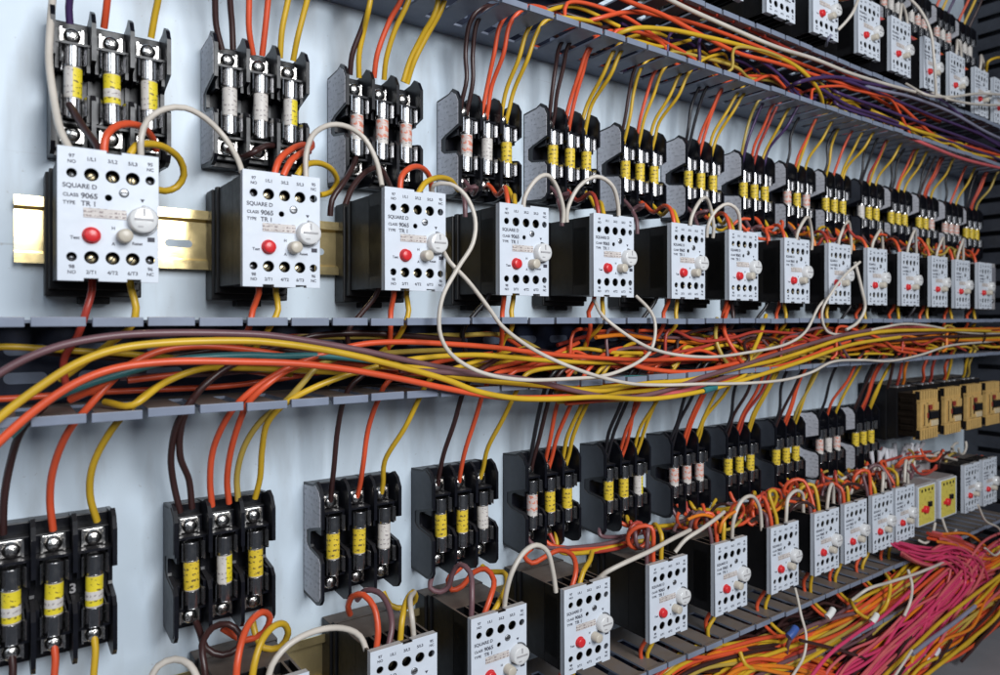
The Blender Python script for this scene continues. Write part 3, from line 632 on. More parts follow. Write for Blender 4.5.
for i in range(3, 14):
    x, z = R1X[i], R1Z[i]+H0; bx, bz = BLK1[i][0], BLK1[i][1]
    n = ORD[i]
    def loop(xa, xb, hgt, c, lab, r=2.3, pf_=84, fwd=0, zend=None):
        zb = (bz-34) if zend is None else zend; mx = (xa+xb)/2
        return wire([(xa, z-10, pf_), (xa-.5, z+4, pf_+fwd), (xa+(mx-xa)*.35, z+hgt*.85, pf_-8+fwd), (mx+R(-2, 2), z+hgt, 66+fwd), (xb-(xb-mx)*.3, z+hgt*.8, 48), (xb, zb-4, 34), (xb, zb, 28)], c, lab, JG, r)
    loop(x+17.9, bx+R(-2, 8), R(19, 27), random.choice(['orange', 'orange', 'red']), 'orange loop above the %s middle row relay' % n if False else 'orange loop rising from the top of the %s middle row relay' % n)
    loop(x+29, bx+24+R(-2, 4), R(12, 22), 'yellow', 'yellow loop rising from the top of the %s middle row relay' % n, fwd=-4)
    loop(x+6-R(14, 22), bx-24, R(14, 26), 'mauve', 'brown loop between the %s middle row relay and its fuse block' % n, pf_=60)
    xa = x+R(36, 44) if i % 3 else x+R(28, 36)
    xb = x-12-R(0, 12) if i in (4, 6) else xa+R(48, 60)
    h = R(30, 42)
    if i < 13:
        wire([(xa, z-8, 86), (xa-1, z+8, 88), (xa+(xb-xa)*.2, z+h*.8, 90), (xa+(xb-xa)*.5, z+h, 86), (xa+(xb-xa)*.8, z+h*.72, 80), (xb, z+4, 76), (xb+1, z-8, 74)], 'white', 'cream wire arching up from the %s middle row relay' % n, JG, 2.1)
    if i > 6:
        c = random.choice(['orange', 'amber', 'brown']); loop(x+R(4, 10), bx+R(-20, 20), R(16, 30), c, 'extra %s loop behind the %s middle row relay' % (c, n), pf_=70)
# relay bottom wires into the middle duct
BG = 'wires dropping from the middle row relays'
pw([(92, 272, 60), (92, 290, 66), (86, 312, 68), (78, 335, 62), (64, 360, 48), (66, 384, 44), (74, 400, 40)], 60, 'red', 'dull orange wire dropping below the first middle row relay', BG, 2.4)
pw([(128, 272, 66), (132, 292, 72), (136, 308, 74), (132, 325, 72), (108, 345, 60), (85, 362, 50), (60, 380, 40)], 60, 'yellow', 'yellow wire dropping below the first middle row relay', BG, 2.4)
for i in range(1, 14):
    x, z = R1X[i], R1Z[i]; n = ORD[i]
    cs = [('orange', 17.9), ('yellow', 29.6)] if i != 6 else [('orange', 20), ('brown', 32)]
    for q, (c, dx) in enumerate(cs):
        xs = x+dx+R(-2, 2); d = R(-26, 14); p0 = 78
        wire([(xs, z+10, p0), (xs+R(-1, 1), z-4, p0-2), (xs+R(-3, 5), 8, 70+q*6), (xs+d*.2, -6, 72+q*6), (xs+d*.6+6, -20, 62), (xs+d+R(0, 20), -34, 50), (xs+d+50, -44, 44)], c, '%s wire dropping below the %s middle row relay' % (c, n), BG, 2.3)
    if i in (2, 3, 5, 7, 9, 11):
        c = 'black' if i % 2 else 'brown'; xs = x+6
        wire([(xs+4, z+10, 70), (xs, z-4, 66), (xs-12, 4, 62), (xs-22, -10, 60), (xs-10, -40, 50)], c, '%s wire slanting left below the %s middle row relay' % (c, n), BG, 2.2)

# ------------------------------------------------------------ middle duct trunk
TG = 'long wires in the middle duct'
pw([(-40, 398), (0, 373), (25, 359), (63, 345), (113, 336), (164, 333), (249, 334), (275, 336), (326, 344), (364, 351), (414, 362), (450, 369), (500, 377), (551, 383), (590, 392), (640, 397), (690, 388), (740, 372), (790, 355), (840, 341), (900, 335), (980, 330)], 92, 'mauve', 'mauve brown wire forming the topmost long arc at the left of the middle duct', TG, 2.5)
pw([(-40, 455), (0, 417), (38, 388), (76, 364), (113, 350), (164, 343), (249, 341), (276, 343), (313, 348), (351, 355), (389, 364), (427, 374), (450, 381), (476, 391), (513, 398), (551, 399), (600, 397), (650, 399), (703, 391), (750, 378), (800, 362), (850, 345), (900, 337)], 104, 'yellow', 'thick yellow wire arcing in front of all others along the middle duct', TG, 2.6)
pw([(-40, 482), (0, 441), (38, 408), (76, 383), (113, 369), (164, 362), (250, 362), (301, 364), (351, 370), (401, 379), (449, 389), (500, 397), (560, 397, 96), (620, 392, 88), (680, 380, 80)], 102, 'orange', 'bright orange wire arcing just under the front yellow one, middle duct', TG, 2.6)
pw([(10, 436), (45, 403), (83, 386), (121, 374), (176, 360), (249, 355), (275, 356), (320, 356), (380, 362), (450, 374), (520, 384), (580, 384), (620, 378), (663, 377), (720, 372), (780, 360)], 84, 'teal', 'single teal wire in the middle duct', TG, 2.5)
pw([(70, 400, 66), (101, 385), (131, 364), (164, 350), (201, 346), (249, 350), (300, 358), (351, 362), (420, 372), (480, 378), (540, 384), (600, 390), (650, 392), (700, 380), (770, 362), (830, 342)], 78, 'orange', 'dull orange wire curling between the yellow and teal arcs, middle duct', TG, 2.5)
pw([(105, 402, 60), (133, 405, 84), (164, 383, 76), (201, 369, 70), (240, 368, 60), (330, 372, 54), (430, 376, 50)], 70, 'yellow', 'short yellow wire arching out of a slot at left of the middle duct', TG, 2.4)
pw([(380, 366), (423, 369), (463, 378), (513, 383), (551, 386), (601, 391), (627, 386), (650, 383), (688, 380), (738, 368), (776, 360), (814, 348), (842, 339), (880, 332), (930, 330), (990, 331)], 98, 'yellow', 'yellow wire running centre to right over the middle duct bundle', TG, 2.6)
pw([(400, 370), (470, 374), (530, 380), (580, 392), (620, 398), (660, 392), (700, 378), (740, 366), (790, 350), (838, 336), (870, 330)], 100, 'mauve', 'mauve brown wire twisting over the middle of the duct bundle', TG, 2.5)
pw([(500, 372, 50), (560, 362, 60), (610, 360, 76), (650, 369, 86), (690, 372), (740, 362), (776, 352), (810, 343), (843, 338), (880, 345), (930, 352)], 90, 'orange', 'orange wire joining the tied bundle at right of the middle duct', TG, 2.6)
pw([(730, 300, 70), (724, 330, 80), (734, 350), (748, 368), (780, 366), (830, 348), (852, 340)], 92, 'orange', 'orange wire diving from the seventh relay into the middle bundle', TG, 2.5)
pw([(766, 315, 70), (760, 335, 84), (750, 358), (745, 374), (700, 388), (650, 396)], 92, 'yellow', 'yellow wire diving from the seventh relay into the middle bundle', TG, 2.5)
pw([(717, 318, 70), (716, 340, 80), (726, 362), (745, 374), (770, 372)], 88, 'khaki', 'khaki wire diving steeply into the middle bundle near its centre', TG, 2.4)
# bundle at the right, tied
rc = [(560, 391), (620, 390), (680, 386), (720, 378), (760, 366), (800, 352), (840, 340), (880, 336), (930, 335), (985, 336), (1040, 336)]
cols = ['yellow', 'orange', 'mauve', 'orange', 'yellow', 'amber', 'khaki', 'brown', 'yellow', 'orange', 'pink', 'yellow']
for k, c in enumerate(cols):
    a = 2*PI*k/len(cols); pts = []
    for (x, y) in rc:
        a += R(.1, .5); rad = 6.5 if 700 < x < 860 else 12
        q = at(x, y, 80); pts.append((q[0]+R(-6, 6), q[1]+rad*math.sin(a)*R(.6, 1.1), 80+rad*math.cos(a)*R(.8, 1.3)))
    wire(pts, c, '%s wire within the tied bundle at right of the middle duct' % c, 'tied bundle in the middle duct', 2.4)
for (x, y, p, r, c, lab) in ((842, 339, 80, 15, 'black', 'black tie round the wire bundle under the ninth middle row relay'), (948, 336, 80, 16, 'black', 'black tie round the wire bundle near the right end of the middle duct'), (975, 336, 80, 16, 'black', 'last black tie round the middle duct wire bundle')):
    q = at(x, y, p); m = MB()
    n = 24; vs = []
    for i in range(n):
        t_ = 2*PI*i/n
        for dx, dr in ((-2.5, 0), (2.5, 0), (2.5, 1), (-2.5, 1)): vs.append(V(q[0]+dx, q[1]+(r+dr)*math.sin(t_), q[2]+(r+dr)*math.cos(t_)))
    m.add(vs, [(i*4+j, ((i+1) % n)*4+j, ((i+1) % n)*4+(j+1) % 4, i*4+(j+1) % 4) for i in range(n) for j in range(4)])
    tag(m.build('cable_tie', 'black'), lab, 'cable tie', 'ties round the middle bundle')
m = MB(); tube_into(m, [at(703, 391, 104), at(708, 389, 104), at(715, 387, 104)], 4.0, 12); tag(m.build('tape_wrap', 'teal'), 'teal tape wrap on the end of the front yellow wire', 'tape')

def trunk(n, zlo, zhi, plo, phi, x0, x1, palette, lab, group, r=2.3, amp=9, minlen=260, maxlen=700, hook=.35):
    for k in range(n):
        a = R(x0, x1-150); b_ = min(a+R(minlen, maxlen), x1); c = random.choice(palette); z = R(zlo, zhi); p = R(plo, phi)
        pts = []; x = a
        if random.random() < hook: pts.append((x-14, zlo-3, p)); pts.append((x-6, zlo+3, p+3))
        while x < b_:
            z += R(-amp, amp); z = min(max(z, zlo), zhi); p += R(-9, 9); p = min(max(p, plo), phi); pts.append((x, z, p)); x += R(35, 75)
        if random.random() < hook: pts.append((x+10, zlo-3, p))
        if len(pts) > 2: wire(pts, c, lab % c, group % c, r, 8, 7)
BULK[0] = True; trunk(30, -52, -14, 12, 66, -150, 1560, ['orange', 'orange', 'yellow', 'yellow', 'brown', 'mauve', 'red', 'khaki'], '%s wire among those packed at the back of the middle duct', '%s wires at the back of the middle duct'); BULK[0] = False
BULK[0] = True; trunk(16, -50, -16, 50, 92, 440, 1580, ['orange', 'yellow', 'amber', 'mauve', 'yellow', 'red', 'khaki'], '%s wire among those packed in the right half of the middle duct', '%s wires in the right half of the middle duct', amp=7); BULK[0] = False

# ------------------------------------------------------------ upper duct trunk
UG = 'long wires in the upper duct'
pw([(560, -30), (625, 0), (663, 15), (701, 35), (738, 53), (776, 63), (836, 82), (865, 90), (896, 103), (917, 121), (932, 134), (969, 147), (1010, 158)], 88, 'orange', 'bright orange wire running down the front of the upper duct', UG, 2.5)
pw([(620, -30), (670, 0), (726, 26), (776, 47), (814, 59), (849, 73), (885, 84), (930, 96)], 96, 'white', 'cream wire running down the front of the upper duct', UG, 2.5)
pw([(600, 48, 60), (625, 31), (663, 29), (701, 36), (735, 44), (766, 53), (792, 64), (811, 80), (822, 100, 76), (822, 116, 60)], 90, 'yellow', 'yellow wire hooking down through the slots, front of the upper duct', UG, 2.6)
pw([(560, 30, 50), (600, 18), (630, 12), (680, 20), (730, 36), (790, 60), (850, 84), (900, 112)], 76, 'orange', 'second orange wire below the cream one in the upper duct', UG, 2.5)
pw([(640, -25), (690, 5), (740, 24), (790, 50), (830, 66), (880, 92), (940, 122)], 84, 'red', 'dark red wire beside the cream wire in the upper duct', UG, 2.4)
pw([(786, 90, 70), (797, 83), (831, 77), (870, 84), (909, 90), (935, 97), (956, 112), (979, 133), (1010, 152)], 94, 'purple', 'purple wire crossing the front lip of the upper duct', UG, 2.5)
pw([(800, 76, 70), (818, 87), (849, 106), (883, 117), (922, 132), (961, 140), (1010, 156)], 84, 'purple', 'purple wire lower down in the upper duct', UG, 2.5)
pw([(850, 82, 80), (880, 90), (910, 97), (950, 112), (990, 134), (1030, 150)], 100, 'grey', 'grey lilac wire at the upper lip of the upper duct', UG, 2.4)
pw([(870, 110, 60), (910, 128), (943, 139), (966, 152), (990, 157), (1030, 158)], 92, 'yellow', 'yellow wire sweeping out at the right end of the upper duct', UG, 2.8)
pw([(880, 125, 60), (920, 142), (960, 158), (1000, 168), (1040, 175)], 92, 'pink', 'pink wire at the right end of the upper duct', UG, 2.8)
pw([(906, 84, 80), (924, 94), (950, 97), (975, 94), (1010, 95)], 108, 'white', 'upper white cable crossing in front of the last topmost relays', 'loose white cables', 2.2)
pw([(930, 92, 90), (945, 98), (965, 103), (985, 105), (1015, 105)], 108, 'white', 'lower white cable crossing in front of the last topmost relays', 'loose white cables', 2.2)
BULK[0] = True; trunk(30, 293, 330, 12, 74, 380, 1580, ['orange', 'yellow', 'khaki', 'yellow', 'brown', 'red', 'purple', 'mauve', 'purple', 'orange'], '%s wire among those tangled in the upper duct', '%s wires tangled in the upper duct', amp=18, minlen=120, maxlen=360, hook=.8, r=2.1); BULK[0] = False
BULK[0] = True; trunk(26, -50, -12, 56, 96, 430, 1500, ['orange', 'yellow', 'brown', 'mauve', 'red', 'khaki', 'orange'], '%s', '%s', amp=15, minlen=110, maxlen=300, hook=1, r=1.9); BULK[0] = False
BULK[0] = True; trunk(10, 292, 332, 50, 92, 500, 1500, ['orange', 'yellow', 'purple', 'brown', 'khaki'], '%s', '%s', amp=17, minlen=110, maxlen=300, hook=1, r=1.9); BULK[0] = False
for q_, (y_, w_) in enumerate(((-14, 'highest'), (0, 'middle'), (12, 'lowest'))):
    pw([(800+20*q_, 78+y_*.5+q_*4, 50), (836, 92+y_, 88), (880, 108+y_, 90), (930, 126+y_*.8, 92), (975, 142+y_*.7, 94), (1030, 165+y_*.5, 90)], 88, 'purple', '%s of three thin purple wires running right among orange ones, upper duct' % w_, UG, 2.2)
# topmost row wires
for i, (bx, bz, pl, fs) in enumerate(BLK0):
    n = ORD[i]; rx, rz = R0X[i+2], R0Z[i+2]+H0
    for k, c in enumerate(('orange', 'yellow', 'purple' if i % 2 else 'brown')):
        x = bx+BX[k]; wire([(x, bz+30, 27), (x, bz+50, 34), (x+6, bz+90, 50), (x+14, bz+130, 60)], c, '%s wire rising from %s fuse block, topmost row' % (c, n), 'wires above the topmost fuse blocks', 2.4)
    for k, c in enumerate(('pink', 'orange', 'amber')):
        x = bx+BX[k]; BULK[0] = i > 2; wire([(x, bz-36, 28), (x+1, bz-44, 40), (rx+14+k*12, rz+12, 66), (rx+16+k*12, rz-6, 82)], c, '%s wire from %s topmost fuse block down into its relay' % (c, n), 'wires above the topmost relays', 2.6)
    BULK[0] = False
    if i in (0, 2, 4, 5):
        wire([(rx+44, rz-8, 86), (rx+42, rz+16, 90), (rx+60, rz+36, 84), (rx+84, rz+24, 80), (rx+92, rz-4, 78)], 'white', 'cream wire arching above the %s topmost relay' % ORD[i+2], 'wires above the topmost relays', 2.2)
pw([(858, 0, 112), (852, 14, 112), (844, 24, 104), (838, 30, 98)], 110, 'white', 'short cream wire curving over the front of the third topmost relay', 'loose white cables', 2.1)
pw([(906, -5, 90), (920, 10, 100), (930, 30, 108), (934, 60, 112), (936, 96, 108)], 110, 'white', 'cream wire hanging over the front of the sixth topmost relay', 'loose white cables', 2.1)
pw([(986, 72, 80), (988, 62, 90), (996, 58, 96), (1008, 60, 90)], 90, 'yellow', 'yellow loop at the right edge above the last topmost relay', 'wires above the topmost relays', 2.4)
pw([(826, 46, 80), (828, 40, 98), (831, 35, 100)], 90, 'grey', 'stub of grey wire below the second topmost relay', 'loose white cables', 1.75)

# ------------------------------------------------------------ lowest row jumpers
LG = 'jumper loops on the lowest row relays'
pw([(207, 690, 70), (204, 665, 66), (202, 645, 58), (212, 628, 46), (228, 624, 40), (240, 634, 46), (238, 648, 52), (222, 655, 50), (206, 648, 46), (200, 632, 36), (196, 622, 28)], 50, 'brown', 'brown wire curled in a ring below the second lower fuse block', LG, 2.5)
pw([(236, 690, 84), (237, 665, 84), (242, 640, 76), (250, 622, 64), (262, 612, 52), (270, 618, 42), (264, 632, 38), (246, 640, 32), (222, 628, 28)], 60, 'orange', 'bright orange loop over the first lowest row relay', LG, 2.6)
pw([(251, 692, 86), (254, 665, 86), (262, 640, 80), (274, 626, 70), (284, 624, 60), (288, 634, 52), (280, 647, 46), (264, 648, 40), (256, 636, 34), (253, 622, 28)], 60, 'yellow', 'yellow loop over the first lowest row relay', LG, 2.6)
pw([(266, 692, 88), (272, 665, 90), (288, 645, 88), (315, 631, 84), (342, 628, 80), (360, 636, 78), (368, 655, 80)], 80, 'white', 'cream wire arching from the first to second lowest row relay', LG, 2.4)
pw([(146, 690, 60), (158, 666, 62), (175, 659, 66), (190, 665, 76), (200, 684, 86)], 70, 'white', 'cream wire arching at the bottom left under the second lower fuse block', LG, 2.4)
pw([(376, 652, 84), (378, 630, 82), (374, 607, 74), (364, 595, 64), (353, 596, 52), (348, 606, 42), (350, 614, 34)], 60, 'orange', 'orange loop over the second lowest row relay', LG, 2.6)
pw([(388, 648, 84), (392, 625, 78), (388, 605, 66), (378, 592, 50), (366, 590, 40), (357, 600, 30)], 60, 'mauve', 'brown loop behind the orange one, second lowest row relay', LG, 2.5)
pw([(400, 644, 84), (402, 620, 82), (406, 602, 72), (413, 592, 60), (415, 600, 50), (404, 608, 42), (390, 605, 36), (383, 592, 28)], 60, 'yellow', 'yellow loop over the second lowest row relay', LG, 2.6)
pw([(414, 640, 86), (412, 618, 88), (410, 600, 76), (414, 592, 60)], 70, 'white', 'short cream wire beside the yellow loop, second lowest row relay', LG, 2.3)
pw([(471, 622, 84), (472, 595, 80), (470, 572, 68), (460, 564, 56), (452, 574, 48), (449, 586, 44), (440, 592, 40), (430, 588, 34), (432, 576, 28)], 60, 'mauve', 'brown looped wire over the third lowest row relay', LG, 2.5)
pw([(482, 620, 84), (490, 598, 82), (494, 580, 72), (486, 569, 60), (474, 572, 52), (462, 586, 46), (452, 590, 42), (448, 580, 34), (462, 566, 28)], 60, 'orange', 'orange looped wire over the third lowest row relay', LG, 2.6)
pw([(491, 616, 84), (500, 600, 80), (507, 582, 68), (503, 572, 54), (490, 572, 42), (482, 566, 30)], 60, 'yellow', 'yellow looped wire over the third lowest row relay', LG, 2.6)
pw([(504, 612, 86), (506, 594, 90), (512, 572, 92), (524, 552, 90), (536, 545, 88), (547, 551, 86), (553, 572, 84), (556, 592, 84)], 80, 'white', 'cream wire in a tall arch between the third and fourth lowest relays', LG, 2.4)
pw([(571, 590, 84), (576, 570, 80), (572, 555, 66), (560, 550, 54), (546, 556, 46), (532, 563, 40), (524, 556, 32), (532, 548, 28)], 60, 'orange', 'orange looped wire over the fourth lowest row relay', LG, 2.6)
pw([(579, 586, 84), (583, 572, 82), (590, 560, 74), (592, 552, 66)], 60, 'yellow', 'yellow looped wire over the fourth lowest row relay', LG, 2.6)
pw([(597, 580, 84), (605, 573, 92), (622, 564, 98), (650, 551, 100), (672, 539, 94), (690, 530, 84)], 80, 'white', 'straight cream wire slanting between the fourth and fifth lowest relays', LG, 2.4)
pw([(675, 552, 86), (685, 540, 90), (700, 530, 94), (714, 520, 90), (724, 512, 80)], 80, 'white', 'straight cream wire slanting between the fifth and sixth lowest relays', LG, 2.3)
for i in range(4, 11):
    x, z = R2X[i], R2Z[i]+H0; bx, bz = BLK2[i][0], BLK2[i][1]; n = ORD[i]
    def lp(xa, xb, hgt, c, lab, r=2.3, p0=84, ex=0):
        if random.random() < .55:                       # a slack ring curled above the housing
            rr = R(9, 15); sg = random.choice((-1, 1)); cx, cz, cp = xa+sg*R(4, 10), z+rr+R(5, 10), R(58, 72); tl = R(-.6, .6)
            pts = [(xa, z-12, p0), (xa, z+5, p0-1)]
            for q in range(8):
                t_ = -.35*PI*sg*1+(PI if sg > 0 else 0)-sg*q*PI*.27
                pts.append((cx+rr*math.cos(t_)*.95, cz+rr*math.sin(t_), cp+6-q*2.6+tl*rr*math.cos(t_)))
            pts += [(xa+R(-12, 12), z+R(8, 16), 44), (xb+R(-10, 10), z+R(16, 26), 36), (xb, bz-38, 28)]
            return wire(pts, c, lab, LG, r)
        d = R(-18, 18); e = R(-1, 1)
        return wire([(xa, z-12, p0), (xa, z+4, p0), (xa+1+d*.2, z+hgt*.75, p0-3), (xa+d*.5, z+hgt, p0-14), (xa+d, z+hgt*.72, p0-26), (xa+d*1.2, z+R(6, 12), p0-30), (xa+d*.6+8*e, z+R(4, 9), p0-40), (xb+8*e, z+R(12, 24), 38), (xb, bz-38, 28)], c, lab, LG, r)
    lp(x+19, bx-8+R(-6, 4), R(18, 28), 'orange', 'orange loop over the %s lowest row relay' % n, 2.5, ex=-16)
    lp(x+31, bx+16+R(-6, 4), R(22, 32), 'yellow', 'yellow loop over the %s lowest row relay' % n, 2.5, ex=-8)
    lp(x+9, bx-28+R(-6, 4), R(12, 22), 'mauve', 'brown loop over the %s lowest row relay' % n, ex=-10)
    if i % 2 == 0: lp(x+24, bx+4, R(10, 18), 'red', 'dark red loop over the %s lowest row relay' % n, p0=74)
    if i in (6, 7, 9, 10):
        xe = (R2X[i+1] if i < 10 else x+78)+R(4, 9); hh = R(24, 36); wire([(x+46, z-10, 86), (x+45, z+6, 88), (x+50+R(0, 4), z+hh*.8, 86), ((x+46+xe)/2+R(-4, 4), z+hh, 82), (xe-4, z+hh*.7, 78), (xe, z+4, 76), (xe+1, z-10, 76)], 'white', 'cream arch beside the %s lowest row relay' % n, LG, 2.3)
    elif i == 5:
        wire([(x+44, z-8, 86), (x+42, z+20, 90), (x+56, z+40, 90), (x+84, z+42, 86), (x+106, z+24, 82), (x+114, z-8, 80)], 'white', 'cream arch beside the %s lowest row relay' % n, LG, 2.3)
BULK[0] = True; trunk(22, -262, -228, 18, 66, 840, 1560, ['orange', 'red', 'amber', 'brown', 'mauve', 'white', 'orange'], '%s wire among those jumbled behind the right end of the lowest relay row', '%s wires jumbled behind the lowest relays', amp=16, minlen=90, maxlen=240, hook=0); BULK[0] = False
def jumble(n, x0, x1, z0, z1, p0, p1, pal, lab, group):
    for k in range(n):
        x, z, p = R(x0, x1), R(z0, z1), R(p0, p1); c = random.choice(pal); rr = R(7, 17); a = R(0, 2*PI); sg = random.choice((-1, 1)); pts = []; dx = R(2, 7); dp = R(-3, 3)
        for q in range(random.choice((5, 7, 9, 11))):
            pts.append((x+rr*math.cos(a)+dx*q, z+rr*.8*math.sin(a), p+dp*q)); a += sg*R(.5, .85)
        wire(pts, c, lab % c, group % c, R(1.8, 2.2), 8, 4)
BULK[0] = True; jumble(46, 640, 1130, -256, -236, 36, 80, ['orange', 'orange', 'yellow', 'brown', 'mauve', 'red', 'amber', 'white', 'khaki'], '%s wire curled in the jumble behind the lowest relays', '%s wires curled behind the lowest relays'); BULK[0] = False
BULK[0] = True; jumble(14, 1150, 1430, -250, -222, 36, 80, ['orange', 'brown', 'mauve', 'red', 'white', 'white', 'khaki'], '%s wire curled in the jumble under the gold contactors', '%s wires curled under the contactors'); BULK[0] = False
BULK[0] = True; jumble(34, 690, 1500, 116, 128, 40, 76, ['orange', 'brown', 'yellow', 'mauve', 'red', 'orange', 'khaki'], '%s wire curled between fuse blocks and relays of the middle row', '%s wires curled behind the middle relays'); BULK[0] = False
# feeders over contactors
for k, (c, x) in enumerate((('red', 1190), ('amber', 1210), ('orange', 1282), ('yellow', 1375), ('yellow', 1446), ('khaki', 1466), ('brown', 1160), ('red', 1310), ('orange', 1366))):
    wire([(x+10, -110, 52), (x+4, -100, 58), (x-4-6*(k % 3), -80, 66), (x-6, -62, 70), (x+10, -48, 70), (x+70, -40, 60)], c, '%s wire number %d from left above the contactors' % (c, k) if False else '%s wire dropping to the contactors, %s of nine counted leftward to right' % (c, ORD[sorted([1190, 1210, 1282, 1375, 1446, 1466, 1160, 1310, 1366]).index(x)]), 'wires above the contactors', 2.4)
# relay bottoms, lowest row
for i in range(3, 11):
    x, z = R2X[i], R2Z[i]; n = ORD[i]
    for q, (c, dx) in enumerate((('orange', 19), ('yellow', 31))):
        xs = x+dx; d = R(-8, 12)
        wire([(xs, z+10, 78), (xs+R(-1, 1), z-3, 76), (xs-4+d*.3, z-16, 70+4*q), (xs-8+d, -366, 68+4*q), (xs-4+d, -384, 72), (xs+10+d, -402, 82), (xs+50+d, -420, 80)], c, '%s wire dropping below the %s lowest row relay' % (c, n), 'wires dropping from the lowest row relays', 2.3)
pw([(795, 588, 84), (798, 600, 92), (801, 615, 100), (806, 635, 108), (804, 655, 112), (793, 675, 114), (780, 695, 112)], 100, 'white', 'white cable hanging over the lowest duct below the seventh lowest relay', 'loose white cables', 1.75)
pw([(935, 523, 90), (932, 535, 94), (925, 543, 92), (918, 540, 84)], 90, 'white', 'short white wire hooked under the left yellow faced relay', 'loose white cables', 2.2)
pw([(942, 518, 90), (946, 530, 94), (950, 536, 94), (956, 530, 80)], 90, 'white', 'short white wire hooked under the right yellow faced relay', 'loose white cables', 2.2)

# ------------------------------------------------------------ lowest duct pile
MG = 'magenta wires bundled in the lowest duct'
mc = [(898, 546), (916, 553), (932, 556), (947, 551), (960, 556), (966, 570), (956, 583), (938, 602), (918, 624), (898, 644), (876, 664), (852, 686), (830, 706)]
for k in range(24):
    a = R(0, 2*PI); rr = R(.2, 1); pts = []; sh = R(-10, 16); st = random.choice((0, 0, 2, 3, 4)); sg = random.choice((-1, 1))
    for j, (x, y) in enumerate(mc):
        if j < st: continue
        w = (6+min(j, 10)*3.1)*rr*R(.8, 1.2); a += sg*R(.05, .55); f = max(0, j-5)/7.
        pts.append(at(x+w*math.cos(a)+sh*(.4+f), y+w*math.sin(a)*.75+sh*.5, 100+9*math.sin(a*1.3)*rr+min(j, 8)*1.6))
    wire(pts, 'magenta' if k % 4 else 'pink', 'magenta wire in the loose pink red bundle spilling from the lowest duct' if k % 4 else 'reddish pink wire in the magenta bundle spilling from the lowest duct', MG if k % 4 else 'reddish pink wires in the magenta bundle', R(1.9, 2.5))
for k in range(7):
    o_ = R(-10, 10); pts = [at(x+R(-5, 5), y+o_+R(-4, 4), p) for (x, y, p) in ((1040, 520+6*k, 100), (1008, 536+5*k, 106), (985, 552+3*k, 110), (968, 572+2*k, 112), (945, 600, 112), (915, 632, 116), (880, 668, 118), (845, 706, 118))]
    wire(pts, 'magenta' if k % 2 else 'pink', ('magenta' if k % 2 else 'pink')+' wire joining the magenta bundle from the right edge of the picture', ('magenta' if k % 2 else 'pink')+' wires joining from the right', 2.1)
OG = 'orange and yellow wires piled in the lowest duct'
def sweep(path, n, spread, p, palette, lab, group, r=2.5, converge=None):
    for k in range(n):
        a = R(0, 2*PI); rr = R(.3, 1); c = palette[k % len(palette)]; pts = []
        for j, (x, y) in enumerate(path):
            a += R(-.9, .9); s = spread*rr*R(.75, 1.15)*(1 if converge is None else converge[j])
            pts.append(at(x+s*math.cos(a), y+s*math.sin(a)*.8, p+R(-5, 5)+8*math.sin(a)*rr))
        wire(pts, c, lab % c, group % c, r, 8, 6)
P2 = ['orange', 'yellow', 'orange', 'amber', 'yellow', 'red', 'orange', 'khaki']
BULK[0] = True; sweep([(1040, 548), (1000, 572), (970, 598), (940, 624), (915, 648), (890, 672), (860, 700)], 20, 30, 108, P2, '%s wire sweeping to the right edge beside the magenta bundle', '%s wires at right of the magenta bundle'); BULK[0] = False
BULK[0] = True; sweep([(700, 700), (745, 672), (790, 650), (835, 630), (870, 608), (900, 586), (930, 562), (960, 552)], 18, 21, 92, P2+['mauve'], '%s wire fanning left of the magenta bundle in the lowest duct', '%s wires at left of the magenta bundle'); BULK[0] = False
BULK[0] = True; sweep([(650, 700), (690, 668), (740, 655), (790, 648), (830, 658), (860, 680), (880, 700)], 18, 20, 86, P2+['brown'], '%s wire piled low in the lowest duct below the dusty slats', '%s wires piled low in the lowest duct'); BULK[0] = False
BULK[0] = True; sweep([(720, 690), (750, 665), (790, 664), (830, 674), (870, 690)], 10, 14, 100, ['orange', 'yellow', 'amber'], '%s wire crossing at the bottom edge in the lowest duct', '%s wires at the bottom edge'); BULK[0] = False
BULK[0] = True; sweep([(935, 535), (962, 540), (985, 552), (1000, 548), (1030, 535)], 10, 9, 100, ['orange', 'red', 'amber', 'pink'], '%s wire knotted where the magenta bundle leaves the duct', '%s wires knotted above the magenta bundle'); BULK[0] = False
pw([(740, 652, 96), (745, 664), (760, 669), (790, 668), (815, 655), (840, 640)], 104, 'yellow', 'yellow wire looping from a duct slot at the bottom centre', OG, 2.6)
pw([(850, 600, 90), (856, 610), (868, 618), (880, 614), (888, 600), (890, 582), (884, 572, 90)], 108, 'yellow', 'yellow wire hanging in a wide loop left of the magenta bundle', OG, 2.6)
pw([(785, 668, 80), (790, 640), (806, 628), (835, 618), (858, 612)], 104, 'mauve', 'brown wire curving under the lowest duct lip', OG, 2.5)
pw([(800, 640), (840, 650), (870, 660), (900, 668)], 110, 'brown', 'thin dark brown wire crossing the lowest pile', OG, 2.2)
pw([(852, 600, 100), (866, 590), (890, 582), (915, 574), (935, 566), (948, 560, 100)], 112, 'white', 'white wire lying across the lowest duct toward the magenta bundle', 'loose white cables', 2.2)
pw([(908, 570, 104), (912, 585), (910, 602), (904, 616)], 114, 'white', 'short white wire hanging left of the magenta bend', 'loose white cables', 2.2)
pw([(912, 650), (900, 668), (885, 690)], 140, 'white', 'short white wire lying on the magenta bundle at the bottom', 'loose white cables', 1.8)
pw([(985, 548), (996, 555), (1003, 545), (1000, 530), (985, 520), (978, 505)], 118, 'white', 'white wire curling at the right edge near the last relay', 'loose white cables', 1.8)
pw([(1010, 590), (1000, 612), (970, 640), (930, 672), (900, 695)], 128, 'yellow', 'front yellow wire along the lower right edge of the pile', OG, 2.8)
